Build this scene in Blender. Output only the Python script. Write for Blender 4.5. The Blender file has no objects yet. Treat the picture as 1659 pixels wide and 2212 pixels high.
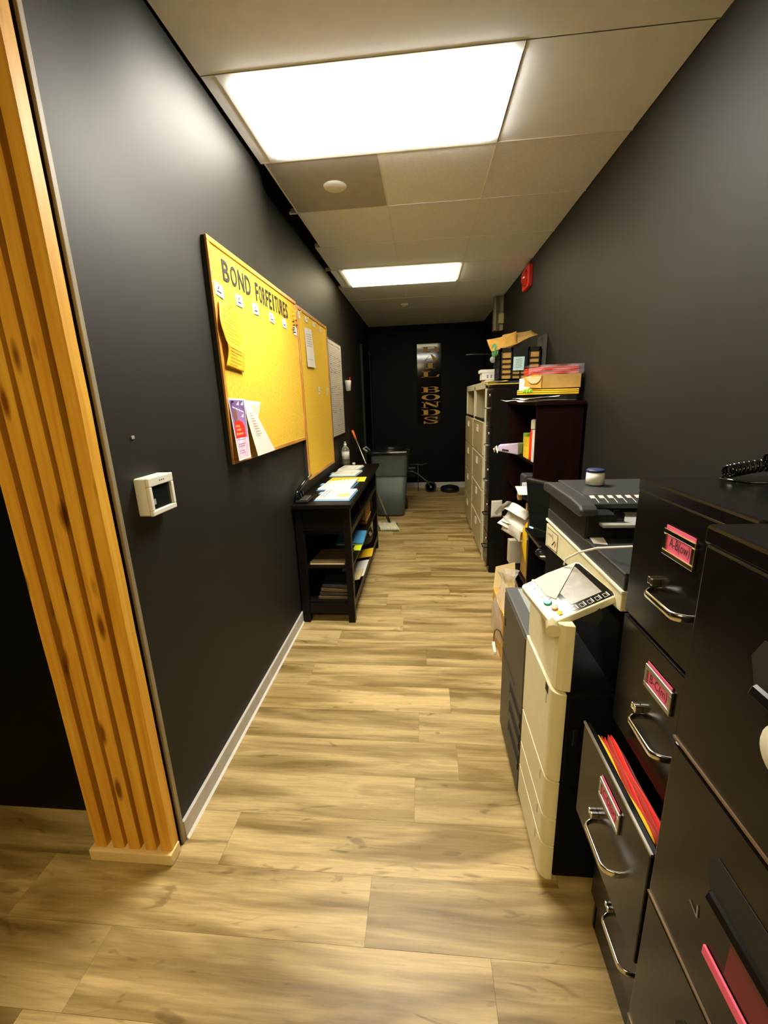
import bpy, bmesh, math, random
from mathutils import Vector, Matrix
random.seed(7)
D = bpy.data
SC = bpy.context.scene
COL = SC.collection

# ------------------------------------------------------------------ camera
cam_d = D.cameras.new('camera'); cam = D.objects.new('camera', cam_d); COL.objects.link(cam)
cam_d.sensor_fit = 'VERTICAL'; cam_d.sensor_height = 36.0; cam_d.lens = 14.973
cam_d.clip_start = 0.02; cam_d.clip_end = 60
_r = Vector((0.995, 0.089, -0.034)).normalized()          # camera right in world axes
_f = Vector((-0.0950, 0.9630, -0.2530)).normalized()      # viewing direction
_f = Vector((-0.0948, 0.9628, -0.2531)).normalized()
_r = (_r - _f*_r.dot(_f)).normalized(); _u = _r.cross(_f)
cam.matrix_world = Matrix(((_r.x, _u.x, -_f.x, 0), (_r.y, _u.y, -_f.y, 0), (_r.z, _u.z, -_f.z, 1.64), (0, 0, 0, 1)))
SC.camera = cam

# ------------------------------------------------------------------ world and exposure
w = D.worlds.new('world'); SC.world = w; w.use_nodes = True
w.node_tree.nodes['Background'].inputs[0].default_value = (0.05, 0.045, 0.035, 1)
w.node_tree.nodes['Background'].inputs[1].default_value = 0.1
SC.view_settings.view_transform = 'Standard'; SC.view_settings.look = 'None'
SC.view_settings.gamma = 1.0; SC.view_settings.use_curve_mapping = False
SC.view_settings.exposure = 2.35
LAMP_NEAR, LAMP_FAR, LAMP_FRONT = 10.5, 2.7, 6.0      # emission of the three ceiling troffers

# ------------------------------------------------------------------ mesh builder
class MB:
    def __init__(s): s.v = []; s.f = []; s.sm = []; s.tm = None
    def add(s, vs, fs, smooth=False):
        n = len(s.v); s.v += [Vector(p) for p in vs]
        s.f += [[i+n for i in f] for f in fs]; s.sm += [smooth]*len(fs); return s
    def box(s, x0, x1, y0, y1, z0, z1):
        a = [(x, y, z) for z in (z0, z1) for y in (y0, y1) for x in (x0, x1)]
        return s.add(a, [(0,2,3,1),(4,5,7,6),(0,1,5,4),(2,6,7,3),(0,4,6,2),(1,3,7,5)])
    def hexa(s, bot, top):                                  # four corners below, four above
        return s.add(list(bot)+list(top), [(3,2,1,0),(4,5,6,7),(0,1,5,4),(1,2,6,5),(2,3,7,6),(3,0,4,7)])
    def slab(s, q, th):                                     # thin plate over four corners, thickened along its normal
        q = [Vector(p) for p in q]; n = (q[1]-q[0]).cross(q[3]-q[0]).normalized()*th
        return s.hexa([p for p in q], [p+n for p in q])
    def prism(s, poly, axis, a, b, smooth=False):           # polygon in the two other axes, extruded on axis
        def P(u, v, t): return {'x': (t, u, v), 'y': (u, t, v), 'z': (u, v, t)}[axis]
        n = len(poly); vs = [P(u, v, a) for u, v in poly]+[P(u, v, b) for u, v in poly]
        s.add(vs, [[i, (i+1) % n, n+(i+1) % n, n+i] for i in range(n)], smooth)
        m = len(s.v)-2*n; s.f += [[m+i for i in range(n)][::-1], [m+n+i for i in range(n)]]; s.sm += [False]*2
        return s
    def loft(s, rings, smooth=True, cap=True, closed=True):
        n = len(rings[0]); vs = [p for r in rings for p in r]; fs = []
        for k in range(len(rings)-1):
            for i in range(n if closed else n-1):
                j = (i+1) % n; fs.append([k*n+i, k*n+j, (k+1)*n+j, (k+1)*n+i])
        m = len(s.v); s.add(vs, fs, smooth)
        if cap:
            s.f += [[m+i for i in range(n)][::-1], [m+(len(rings)-1)*n+i for i in range(n)]]; s.sm += [False]*2
        return s
    def tube(s, pts, r, n=8, flat=None):
        pts = [Vector(p) for p in pts]; rings = []; up = Vector((0, 0, 1))
        for i, p in enumerate(pts):
            d = (pts[min(i+1, len(pts)-1)]-pts[max(i-1, 0)]).normalized()
            a = d.cross(up)
            if a.length < 1e-3: a = d.cross(Vector((1, 0, 0)))
            a.normalize(); b = a.cross(d)
            rr = r[i] if isinstance(r, (list, tuple)) else r
            ra, rb = (rr, rr) if flat is None else flat
            rings.append([p+a*math.cos(2*math.pi*k/n)*ra+b*math.sin(2*math.pi*k/n)*rb for k in range(n)])
        return s.loft(rings)
    def lathe(s, prof, c, n=20, axis='z'):
        c = Vector(c); rings = []
        for r, h in prof:
            ring = []
            for k in range(n):
                u, v = r*math.cos(2*math.pi*k/n), r*math.sin(2*math.pi*k/n)
                ring.append(c+Vector({'z': (u, v, h), 'x': (h, u, v), 'y': (v, h, u)}[axis]))
            rings.append(ring)
        return s.loft(rings)
    def grid(s, fn, nu, nv, smooth=True):
        vs = [fn(i/nu, j/nv) for j in range(nv+1) for i in range(nu+1)]
        fs = [[j*(nu+1)+i, j*(nu+1)+i+1, (j+1)*(nu+1)+i+1, (j+1)*(nu+1)+i] for j in range(nv) for i in range(nu)]
        return s.add(vs, fs, smooth)
    def xf(s, M):
        s.v = [M @ p for p in s.v]; return s
    def build(s, name, mat, parent=None, bevel=0, solid=0, seg=2, sub=0):
        org = Vector((0, 0, 0)) if parent is None else root_loc(parent)
        me = D.meshes.new(name); me.from_pydata([tuple(p-org) for p in s.v], [], s.f); me.update()
        bm = bmesh.new(); bm.from_mesh(me); bmesh.ops.recalc_face_normals(bm, faces=bm.faces); bm.to_mesh(me); bm.free()
        me.polygons.foreach_set('use_smooth', s.sm)
        if mat: me.materials.append(mat)
        o = D.objects.new(name, me); COL.objects.link(o)
        if parent is not None: o.parent = parent
        if solid:
            m = o.modifiers.new('solid', 'SOLIDIFY'); m.thickness = solid; m.offset = 0
        if bevel:
            m = o.modifiers.new('bevel', 'BEVEL'); m.width = bevel; m.segments = seg; m.limit_method = 'ANGLE'; m.angle_limit = math.radians(40)
        return o

def root_loc(o):
    while o.parent is not None: o = o.parent
    return Vector(o.location) if o.type == 'EMPTY' else Vector((0, 0, 0))
def B(*a): return MB().box(*a)
def thing(name, label, cat, loc, group=None):
    o = D.objects.new(name, None); COL.objects.link(o); o.location = loc; o.empty_display_size = 0.05
    return tag(o, label, cat, group)
def tag(o, label=None, cat=None, group=None, kind=None):
    if label: o['label'] = label
    if cat: o['category'] = cat
    if group: o['group'] = group
    if kind: o['kind'] = kind
    return o
def rrect(x0, x1, y0, y1, r, n=4):
    p = []
    for cx, cy, a in ((x1-r, y1-r, 0), (x0+r, y1-r, 90), (x0+r, y0+r, 180), (x1-r, y0+r, 270)):
        for k in range(n+1):
            t = math.radians(a+90*k/n); p.append((cx+r*math.cos(t), cy+r*math.sin(t)))
    return p
def lerp(a, b, t): return Vector(a)*(1-t)+Vector(b)*t
def quadpt(q, u, v):                       # q: bottom-left, bottom-right, top-right, top-left
    return lerp(lerp(q[0], q[1], u), lerp(q[3], q[2], u), v)
def textmesh(s, fat=0.0):           # lettering as a flat mesh: list of verts, faces (unit cap height about .7)
    c = D.curves.new('t', 'FONT'); c.body = s; c.offset = fat; c.resolution_u = 3
    o = D.objects.new('t', c); COL.objects.link(o)
    dg = bpy.context.evaluated_depsgraph_get(); dg.update()
    me = o.evaluated_get(dg).to_mesh()
    vs = [v.co.copy() for v in me.vertices]; fs = [list(p.vertices) for p in me.polygons]
    o.evaluated_get(dg).to_mesh_clear(); D.objects.remove(o); D.curves.remove(c)
    return vs, fs
def text_on(s, o, ux, uz, width, height, lift, fat=0.0):
    """Lettering fitted to width x height from corner o along ux / uz, lifted along the normal lift, with thickness th."""
    vs, fs = textmesh(s, fat); o = Vector(o); ux = Vector(ux).normalized(); uz = Vector(uz).normalized(); lift = Vector(lift)
    x0 = min(v.x for v in vs); x1 = max(v.x for v in vs); y0 = min(v.y for v in vs); y1 = max(v.y for v in vs)
    P = [o+ux*((v.x-x0)/max(x1-x0, 1e-6)*width)+uz*((v.y-y0)/max(y1-y0, 1e-6)*height)+lift for v in vs]
    m = MB(); m.add(P, fs); return m
def strip(p, q, wd, n):                    # flat printed stroke from p to q on a surface with normal n
    p, q, n = Vector(p), Vector(q), Vector(n).normalized(); s = (q-p).cross(n).normalized()*wd/2
    return [p-s, q-s, q+s, p+s]

# ------------------------------------------------------------------ materials
def mat(name, col, rough=0.5, metal=0.0, emit=0.0, spec=0.5, trans=0.0, alpha=1.0, coat=0.0):
    m = D.materials.new(name); m.use_nodes = True; b = m.node_tree.nodes['Principled BSDF']
    b.inputs['Base Color'].default_value = (*col, 1); b.inputs['Roughness'].default_value = rough
    b.inputs['Metallic'].default_value = metal; b.inputs['Specular IOR Level'].default_value = spec
    b.inputs['Coat Weight'].default_value = coat
    if trans: b.inputs['Transmission Weight'].default_value = trans
    if alpha < 1: b.inputs['Alpha'].default_value = alpha
    if emit:
        b.inputs['Emission Color'].default_value = (*col, 1); b.inputs['Emission Strength'].default_value = emit
    return m
def noisy(name, c1, c2, scale=(8, 8, 8), rough=0.5, detail=5, lo=0.35, hi=0.65, bump=0.0, rnd=False, spec=0.5, metal=0.0, dist=0.0, rvar=0.0):
    m = mat(name, c1, rough, metal, spec=spec); nt = m.node_tree; N = nt.nodes; L = nt.links; b = N['Principled BSDF']
    tc = N.new('ShaderNodeTexCoord'); mp = N.new('ShaderNodeMapping'); mp.inputs['Scale'].default_value = scale
    L.new(tc.outputs['Object'], mp.inputs['Vector'])
    no = N.new('ShaderNodeTexNoise'); no.inputs['Scale'].default_value = 1; no.inputs['Detail'].default_value = detail; no.inputs['Distortion'].default_value = dist
    if rnd:
        oi = N.new('ShaderNodeObjectInfo'); mu = N.new('ShaderNodeMath'); mu.operation = 'MULTIPLY'; mu.inputs[1].default_value = 37
        L.new(oi.outputs['Random'], mu.inputs[0]); cx = N.new('ShaderNodeCombineXYZ'); L.new(mu.outputs[0], cx.inputs[0]); L.new(mu.outputs[0], cx.inputs[2])
        L.new(cx.outputs[0], mp.inputs['Location'])
    L.new(mp.outputs[0], no.inputs['Vector'])
    cr = N.new('ShaderNodeValToRGB'); cr.color_ramp.elements[0].position = lo; cr.color_ramp.elements[1].position = hi
    cr.color_ramp.elements[0].color = (*c1, 1); cr.color_ramp.elements[1].color = (*c2, 1)
    L.new(no.outputs['Fac'], cr.inputs[0]); L.new(cr.outputs[0], b.inputs['Base Color'])
    if bump:
        bp = N.new('ShaderNodeBump'); bp.inputs['Strength'].default_value = bump; bp.inputs['Distance'].default_value = 0.003
        L.new(no.outputs['Fac'], bp.inputs['Height']); L.new(bp.outputs[0], b.inputs['Normal'])
    m['ramp'] = cr.name
    return m

def floor_material():
    m = mat('plank_vinyl', (0.4, 0.3, 0.15), 0.42, spec=0.35); nt = m.node_tree; N = nt.nodes; L = nt.links; b = N['Principled BSDF']
    tc = N.new('ShaderNodeTexCoord'); oi = N.new('ShaderNodeObjectInfo')
    mu = N.new('ShaderNodeMath'); mu.operation = 'MULTIPLY'; mu.inputs[1].default_value = 53
    L.new(oi.outputs['Random'], mu.inputs[0]); cx = N.new('ShaderNodeCombineXYZ'); L.new(mu.outputs[0], cx.inputs[2]); L.new(mu.outputs[0], cx.inputs[0])
    def noise(sc, det, dist=0.0, rgh=0.55):
        mp = N.new('ShaderNodeMapping'); mp.inputs['Scale'].default_value = sc; L.new(tc.outputs['Object'], mp.inputs['Vector']); L.new(cx.outputs[0], mp.inputs['Location'])
        n = N.new('ShaderNodeTexNoise'); n.inputs['Scale'].default_value = 1; n.inputs['Detail'].default_value = det; n.inputs['Distortion'].default_value = dist; n.inputs['Roughness'].default_value = rgh
        L.new(mp.outputs[0], n.inputs['Vector']); return n
    broad = noise((1.1, 9, 1), 3, 0.6); grain = noise((5, 90, 1), 6, 0.8, 0.65); knots = noise((4, 14, 1), 2, 2.0)
    r1 = N.new('ShaderNodeValToRGB'); e = r1.color_ramp.elements; e[0].position = 0.36; e[1].position = 0.60
    e[0].color = (0.25, 0.165, 0.050, 1); e[1].color = (0.60, 0.445, 0.205, 1)
    L.new(broad.outputs['Fac'], r1.inputs[0])
    r2 = N.new('ShaderNodeValToRGB'); e = r2.color_ramp.elements; e[0].position = 0.3; e[1].position = 0.7
    e[0].color = (0.62, 0.60, 0.56, 1); e[1].color = (1.12, 1.12, 1.12, 1); L.new(grain.outputs['Fac'], r2.inputs[0])
    mx = N.new('ShaderNodeMix'); mx.data_type = 'RGBA'; mx.blend_type = 'MULTIPLY'; mx.inputs[0].default_value = 0.75
    L.new(r1.outputs[0], mx.inputs[6]); L.new(r2.outputs[0], mx.inputs[7])
    r3 = N.new('ShaderNodeValToRGB'); e = r3.color_ramp.elements; e[0].position = 0.27; e[1].position = 0.36
    e[0].color = (0.5, 0.45, 0.38, 1); e[1].color = (1, 1, 1, 1); L.new(knots.outputs['Fac'], r3.inputs[0])
    m2 = N.new('ShaderNodeMix'); m2.data_type = 'RGBA'; m2.blend_type = 'MULTIPLY'; m2.inputs[0].default_value = 0.8
    L.new(mx.outputs[2], m2.inputs[6]); L.new(r3.outputs[0], m2.inputs[7])
    va = N.new('ShaderNodeMapRange'); va.inputs[3].default_value = 0.86; va.inputs[4].default_value = 1.1; L.new(oi.outputs['Random'], va.inputs[0])
    m3 = N.new('ShaderNodeMix'); m3.data_type = 'RGBA'; m3.blend_type = 'MULTIPLY'; m3.inputs[0].default_value = 1
    L.new(m2.outputs[2], m3.inputs[6]); L.new(va.outputs[0], m3.inputs[7]); L.new(m3.outputs[2], b.inputs['Base Color'])
    bp = N.new('ShaderNodeBump'); bp.inputs['Strength'].default_value = 0.12; bp.inputs['Distance'].default_value = 0.002
    L.new(grain.outputs['Fac'], bp.inputs['Height']); L.new(bp.outputs[0], b.inputs['Normal'])
    return m

def pine_material():
    m = mat('pine', (0.6, 0.3, 0.08), 0.5, spec=0.3); nt = m.node_tree; N = nt.nodes; L = nt.links; b = N['Principled BSDF']
    tc = N.new('ShaderNodeTexCoord'); oi = N.new('ShaderNodeObjectInfo')
    mu = N.new('ShaderNodeMath'); mu.operation = 'MULTIPLY'; mu.inputs[1].default_value = 31
    L.new(oi.outputs['Random'], mu.inputs[0]); cx = N.new('ShaderNodeCombineXYZ'); L.new(mu.outputs[0], cx.inputs[2])
    def noise(sc, det, dist):
        mp = N.new('ShaderNodeMapping'); mp.inputs['Scale'].default_value = sc; L.new(tc.outputs['Object'], mp.inputs['Vector']); L.new(cx.outputs[0], mp.inputs['Location'])
        n = N.new('ShaderNodeTexNoise'); n.inputs['Scale'].default_value = 1; n.inputs['Detail'].default_value = det; n.inputs['Distortion'].default_value = dist
        L.new(mp.outputs[0], n.inputs['Vector']); return n
    g = noise((45, 45, 2.2), 4, 0.5)
    r = N.new('ShaderNodeValToRGB'); e = r.color_ramp.elements; e[0].position = 0.3; e[1].position = 0.7
    e[0].color = (0.70, 0.31, 0.025, 1); e[1].color = (0.88, 0.50, 0.06, 1); L.new(g.outputs['Fac'], r.inputs[0])
    mp = N.new('ShaderNodeMapping'); mp.inputs['Scale'].default_value = (14, 14, 3.6); L.new(tc.outputs['Object'], mp.inputs['Vector']); L.new(cx.outputs[0], mp.inputs['Location'])
    vo = N.new('ShaderNodeTexVoronoi'); vo.inputs['Scale'].default_value = 1; L.new(mp.outputs[0], vo.inputs['Vector'])
    k = N.new('ShaderNodeValToRGB'); e = k.color_ramp.elements; e[0].position = 0.10; e[1].position = 0.22
    e[0].color = (0.22, 0.10, 0.03, 1); e[1].color = (1, 1, 1, 1); L.new(vo.outputs['Distance'], k.inputs[0])
    mx = N.new('ShaderNodeMix'); mx.data_type = 'RGBA'; mx.blend_type = 'MULTIPLY'; mx.inputs[0].default_value = 0.9
    L.new(r.outputs[0], mx.inputs[6]); L.new(k.outputs[0], mx.inputs[7]); L.new(mx.outputs[2], b.inputs['Base Color'])
    return m

M = dict(
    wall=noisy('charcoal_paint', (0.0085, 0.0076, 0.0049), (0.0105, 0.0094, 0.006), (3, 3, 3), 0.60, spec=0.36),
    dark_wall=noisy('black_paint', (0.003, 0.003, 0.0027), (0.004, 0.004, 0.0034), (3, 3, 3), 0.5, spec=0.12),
    plenum=mat('plenum', (0.03, 0.03, 0.03), 0.9),
    tile=noisy('ceiling_tile', (0.70, 0.73, 0.77), (0.77, 0.80, 0.84), (60, 60, 60), 0.95, spec=0.1),
    gypsum=noisy('gypsum', (0.80, 0.83, 0.87), (0.83, 0.86, 0.90), (9, 9, 9), 0.9, spec=0.1),
    greytile=noisy('grey_metal_panel', (0.36, 0.36, 0.35), (0.40, 0.40, 0.39), (12, 12, 12), 0.6, spec=0.3),
    bar=mat('grid_bar', (0.68, 0.68, 0.64), 0.6),
    floor=floor_material(), subfloor=mat('subfloor', (0.06, 0.045, 0.02), 0.9),
    pine=pine_material(), base_pine=noisy('pale_pine', (0.80, 0.58, 0.24), (0.88, 0.68, 0.33), (2.5, 40, 40), 0.5),
    stain=noisy('stained_strip', (0.22, 0.17, 0.09), (0.36, 0.29, 0.17), (40, 40, 3), 0.55),
    baseb=noisy('baseboard_paint', (0.52, 0.50, 0.45), (0.58, 0.56, 0.51), (20, 20, 20), 0.45),
    black=noisy('black_enamel', (0.006, 0.005, 0.0045), (0.008, 0.007, 0.006), (30, 30, 30), 0.22, spec=0.16),
    blackm=mat('black_plastic', (0.006, 0.006, 0.006), 0.45, spec=0.35),
    blackg=mat('black_gloss', (0.006, 0.006, 0.006), 0.08),
    espresso=noisy('espresso_wood', (0.005, 0.0038, 0.003), (0.008, 0.006, 0.0045), (3, 30, 30), 0.35, spec=0.12),
    mahog=noisy('mahogany_veneer', (0.006, 0.0014, 0.001), (0.010, 0.0022, 0.0014), (30, 30, 3), 0.45, spec=0.12),
    tan=noisy('putty_enamel', (0.42, 0.36, 0.20), (0.46, 0.40, 0.23), (20, 20, 20), 0.4),
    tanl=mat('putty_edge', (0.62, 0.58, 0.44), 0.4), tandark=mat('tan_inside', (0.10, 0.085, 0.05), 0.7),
    chrome=mat('chrome', (0.75, 0.73, 0.68), 0.16, 1.0), steel=mat('steel', (0.42, 0.41, 0.38), 0.35, 1.0),
    cream=noisy('cream_plastic', (0.80, 0.74, 0.47), (0.84, 0.78, 0.51), (25, 25, 25), 0.45),
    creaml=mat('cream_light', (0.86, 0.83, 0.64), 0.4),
    greyp=mat('grey_brown_plastic', (0.065, 0.058, 0.045), 0.5), greyt=mat('grey_top', (0.10, 0.105, 0.105), 0.4), greyi=mat('pale_grey_inset', (0.34, 0.36, 0.34), 0.4),
    dkgrey=mat('dark_grey_plastic', (0.035, 0.037, 0.038), 0.42),
    cork=noisy('cork', (0.60, 0.36, 0.028), (0.73, 0.475, 0.05), (70, 70, 70), 0.85, lo=0.3, hi=0.6, spec=0.1),
    oak=noisy('oak_frame', (0.42, 0.17, 0.02), (0.58, 0.28, 0.05), (40, 6, 6), 0.45),
    white=mat('white_paper', (0.80, 0.79, 0.75), 0.7), offw=mat('offwhite_paper', (0.62, 0.59, 0.52), 0.7),
    board=noisy('whiteboard', (0.60, 0.54, 0.50), (0.66, 0.60, 0.55), (8, 8, 8), 0.35),
    whitep=mat('white_plastic', (0.78, 0.76, 0.66), 0.4),
    yellow=mat('yellow_paper', (0.85, 0.66, 0.02), 0.7), orangep=noisy('amber_paper', (0.82, 0.41, 0.004), (0.88, 0.48, 0.008), (15, 15, 15), 0.7),
    amber=mat('yellow_folder', (0.85, 0.55, 0.01), 0.7), manila=mat('manila', (0.72, 0.55, 0.27), 0.7),
    kraft=noisy('kraft', (0.40, 0.225, 0.05), (0.47, 0.28, 0.07), (20, 20, 20), 0.75), kraftl=noisy('cardboard', (0.60, 0.32, 0.05), (0.68, 0.38, 0.075), (20, 20, 20), 0.8),
    worn=mat('worn_metal', (0.20, 0.13, 0.075), 0.35, 0.5), matte=mat('matte_black', (0.0045, 0.0045, 0.0045), 0.65, spec=0.08), dullk=mat('dull_kraft', (0.10, 0.062, 0.022), 0.7), brown=mat('brown_leather', (0.30, 0.13, 0.03), 0.5), ink=mat('ink', (0.015, 0.014, 0.012), 0.8), greyink=mat('grey_print', (0.30, 0.28, 0.25), 0.8), brownink=mat('brown_print', (0.42, 0.24, 0.01), 0.8),
    blue=mat('blue_folder', (0.06, 0.30, 0.62), 0.6), lblue=mat('light_blue', (0.25, 0.52, 0.72), 0.6), navy=mat('navy', (0.02, 0.025, 0.10), 0.5),
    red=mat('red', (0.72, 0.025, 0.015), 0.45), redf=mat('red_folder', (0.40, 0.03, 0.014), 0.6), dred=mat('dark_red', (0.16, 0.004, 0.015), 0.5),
    pink=mat('pink_card', (0.90, 0.13, 0.25), 0.7), green=mat('green_pack', (0.28, 0.60, 0.02), 0.5), teal=mat('teal_button', (0.02, 0.48, 0.50), 0.3),
    orange=mat('orange_grip', (0.85, 0.16, 0.01), 0.45), orbut=mat('orange_button', (0.80, 0.30, 0.12), 0.4), lav=mat('lavender_pack', (0.58, 0.48, 0.70), 0.5),
    purple=noisy('poster_purple', (0.14, 0.07, 0.22), (0.42, 0.24, 0.46), (9, 9, 5), 0.5), pinkp=noisy('poster_pink', (0.72, 0.36, 0.50), (0.82, 0.62, 0.70), (20, 20, 20), 0.5), skin=mat('printed_skin', (0.18, 0.075, 0.04), 0.6),
    bin=noisy('grey_green_bin', (0.060, 0.078, 0.070), (0.070, 0.090, 0.080), (12, 12, 12), 0.5),
    gold=noisy('gold_leaf', (0.75, 0.38, 0.015), (0.85, 0.46, 0.02), (8, 8, 8), 0.45), screen=noisy('dusty_screen', (0.20, 0.18, 0.14), (0.30, 0.27, 0.21), (30, 30, 30), 0.30, lo=0.3, hi=0.7),
    glassd=mat('dark_screen', (0.01, 0.012, 0.011), 0.12), mophead=noisy('mop_cotton', (0.66, 0.62, 0.47), (0.76, 0.72, 0.58), (60, 60, 60), 0.9), mopgreen=mat('mop_green', (0.10, 0.13, 0.05), 0.8),
    liquid=mat('olive_liquid', (0.40, 0.40, 0.05), 0.1, trans=0.6), clear=mat('clear_plastic', (0.85, 0.88, 0.80), 0.08, trans=0.92), film2=mat('thin_film', (0.85, 0.70, 0.72), 0.2, alpha=0.14), film=mat('clear_film', (0.75, 0.78, 0.76), 0.25, alpha=0.38),
    redglass=mat('red_lens', (0.55, 0.03, 0.02), 0.15), rubber=mat('rubber', (0.012, 0.012, 0.012), 0.6), greytube=mat('grey_tube', (0.10, 0.10, 0.09), 0.35, 0.6),
    lightblue_note=mat('pale_blue_note', (0.45, 0.66, 0.66), 0.7), greenp=mat('green_film', (0.10, 0.34, 0.14), 0.4), hi=mat('highlighter', (0.75, 0.85, 0.02), 0.7),
    blind=noisy('beige_metal', (0.26, 0.22, 0.14), (0.30, 0.26, 0.17), (10, 10, 10), 0.55), bluelight=mat('standby_led', (0.25, 0.65, 0.9), 0.4, emit=0.8),
    soil=noisy('dark_bag', (0.012, 0.011, 0.011), (0.03, 0.028, 0.027), (25, 25, 25), 0.5),
)
def lamp_material(name, col, strength):
    m = D.materials.new(name); m.use_nodes = True; nt = m.node_tree; N = nt.nodes; L = nt.links
    b = N['Principled BSDF']; b.inputs['Base Color'].default_value = (0.8, 0.8, 0.75, 1)
    tc = N.new('ShaderNodeTexCoord'); wv = N.new('ShaderNodeTexWave'); wv.inputs['Scale'].default_value = 55; wv.bands_direction = 'X'
    L.new(tc.outputs['Object'], wv.inputs['Vector'])
    mr = N.new('ShaderNodeMapRange'); mr.inputs[3].default_value = strength*0.93; mr.inputs[4].default_value = strength*1.04
    L.new(wv.outputs['Fac'], mr.inputs[0]); b.inputs['Emission Color'].default_value = (*col, 1); L.new(mr.outputs[0], b.inputs['Emission Strength'])
    return m

# ------------------------------------------------------------------ the lamps (troffers set in the ceiling grid)
ZC = 2.896
def troffer(label, x0, x1, y0, y1, col, strength):
    t = thing('ceiling_light', label, 'light', ((x0+x1)/2, (y0+y1)/2, ZC))
    f = MB()
    for a in ((x0-.050, x1+.030, y0-.050, y0), (x0-.048, x1+.028, y1, y1+.056), (x0-.048, x0, y0, y1), (x1, x1+.028, y0, y1)): f.box(*a, ZC-.003, ZC+.03)
    f.build('frame', M['bar'], t)
    B(x0-.02, x1+.02, y0-.02, y1+.02, ZC+.031, ZC+.09).build('housing', M['bar'], t)
    m = MB(); n = 40                                        # ribbed prismatic lens
    m.box(x0, x1, y0, y1, ZC-.016, ZC+.004)                  # stands slightly proud of the ceiling
    m.build('diffuser', lamp_material('lamp_lens', col, strength), t)
    return t
troffer('large bright ceiling light panel, the nearer of two above the corridor', -.750, .358, 2.032, 2.570, (1.0, 0.95, 0.82), LAMP_NEAR)
troffer('small-looking ceiling light panel farther down the corridor', -.775, .362, 4.63, 5.21, (1.0, 0.86, 0.52), LAMP_FAR)
troffer('ceiling light panel over the front room behind the camera', -1.2, -.0, -1.5, -.9, (1.0, 0.77, 0.36), LAMP_FRONT)

# ------------------------------------------------------------------ room shell
XL, XR, YB = -.955, 1.05, 8.04
def struct(o): o['kind'] = 'structure'; return o
fl = struct(B(-3.6, 1.3, -3.1, 8.3, -.12, -.0015).build('floor', M['subfloor']))
joints = {3: .185, 4: -.2, 6: -.054, 7: .142, 8: -.041, 9: .132, 10: -.715, 11: .002, 12: -.62, 14: -.194}
PW, P0, PL = .2075, .0930, 1.22
for k in range(-15, 39):
    y0 = P0+PW*k
    if y0 > YB: break
    y1 = min(y0+PW, YB); y0 = max(y0, -3.0)
    xa = -3.5 if y0 < 1.3 else XL
    j = joints.get(k, -1+((k*0.437) % 1.0)*PL); x = j-PL*math.ceil((j-xa)/PL)
    while x < XR:
        a, b = max(x, xa), min(x+PL, XR); x += PL
        if b-a < .03: continue
        z = random.uniform(-.0004, .0004)
        B(a+.0004, b-.0004, y0+.0004, y1-.0004, -.006, z).build('plank', M['floor'], fl)
wl = MB()                                                  # the near stretch leans in slightly at the top, up to the ceiling edge
def sst(a, b_, x): x = max(0, min(1, (x-a)/(b_-a))); return x*x*(3-2*x)
def wall_pt(u, v):
    y = 1.195+u*2.0 if u < 1 else 8.2; z = v*3.12
    return (XL+.094*sst(2.25, 3.05, z)*sst(1.2, 1.6, y)*(1-.22*sst(1.2, 2.6, y))*(1-sst(2.62, 3.0, y)), y, z)
ys_ = [1.195+.1*k for k in range(21)]+[4.6, 8.2]; zs_ = [0, 1.0, 2.0]+[2.2+.046*k for k in range(21)]
vs_ = [(wall_pt((y-1.195)/2.0, z/3.12)[0] if y < 3.3 else XL, y, z) for z in zs_ for y in ys_]; n_ = len(ys_)
wl.add(vs_, [(r*n_+c, r*n_+c+1, (r+1)*n_+c+1, (r+1)*n_+c) for r in range(len(zs_)-1) for c in range(n_-1)], True)
wl.add([(-1.27, 1.195, 0), (-1.27, 8.2, 0), (-1.27, 8.2, 3.12), (-1.27, 1.195, 3.12)], [(0, 1, 2, 3)])
wl.add([(-1.27, 1.195, 0), (XL, 1.195, 0), (XL, 1.195, 3.12), (-1.27, 1.195, 3.12)], [(0, 1, 2, 3)])
wl.add([(-1.27, 8.2, 0), (XL, 8.2, 0), (XL, 8.2, 3.12), (-1.27, 8.2, 3.12)], [(0, 1, 2, 3)])
struct(wl.build('wall_left', M['wall']))
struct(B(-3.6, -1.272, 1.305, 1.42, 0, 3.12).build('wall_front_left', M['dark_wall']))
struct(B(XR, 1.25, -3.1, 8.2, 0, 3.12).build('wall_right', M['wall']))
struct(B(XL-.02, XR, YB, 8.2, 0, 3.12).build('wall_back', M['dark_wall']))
struct(B(-3.75, -3.6, -3.1, 1.42, 0, 3.12).build('wall_far_left', M['wall']))
struct(B(-3.6, 1.05, -3.25, -3.1, 0, 3.12).build('wall_rear', M['wall']))
cl = struct(B(-3.75, 1.25, -3.25, 8.2, 3.12, 3.2).build('ceiling', M['plenum']))
gx = [-.838, -.225, .389, XR]; gy = [1.985, 2.632, 3.27, 3.95, 4.615, 5.30, 5.95, 6.6, 7.3, YB]
B(-.862, XR, 1.25, gy[0], ZC, ZC+.014).build('gypsum_panel', M['gypsum'], cl)
for a in ((-3.6, -1.22, -3.1, 1.25), (.02, XR, -3.1, 1.25), (-1.22, .02, -3.1, -1.52), (-1.22, .02, -.88, 1.25)): B(*a, ZC, ZC+.014).build('gypsum_panel', M['gypsum'], cl)
for r in range(9):
    for c in range(3):
        if c < 2 and r in (0, 4): continue
        xa = gx[c]
        if c == 0: xa = -.838 if r < 3 else (-.885 if r == 3 else -.953)
        if c == 0 and r == 1: continue                      # the grey vent panel sits here
        dz = .003
        B(xa+.004, gx[c+1]-.004, gy[r]+.004, gy[r+1]-.004, ZC+dz, ZC+.018).build('ceiling_tile', M['tile'] if r else M['gypsum'], cl)
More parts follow.
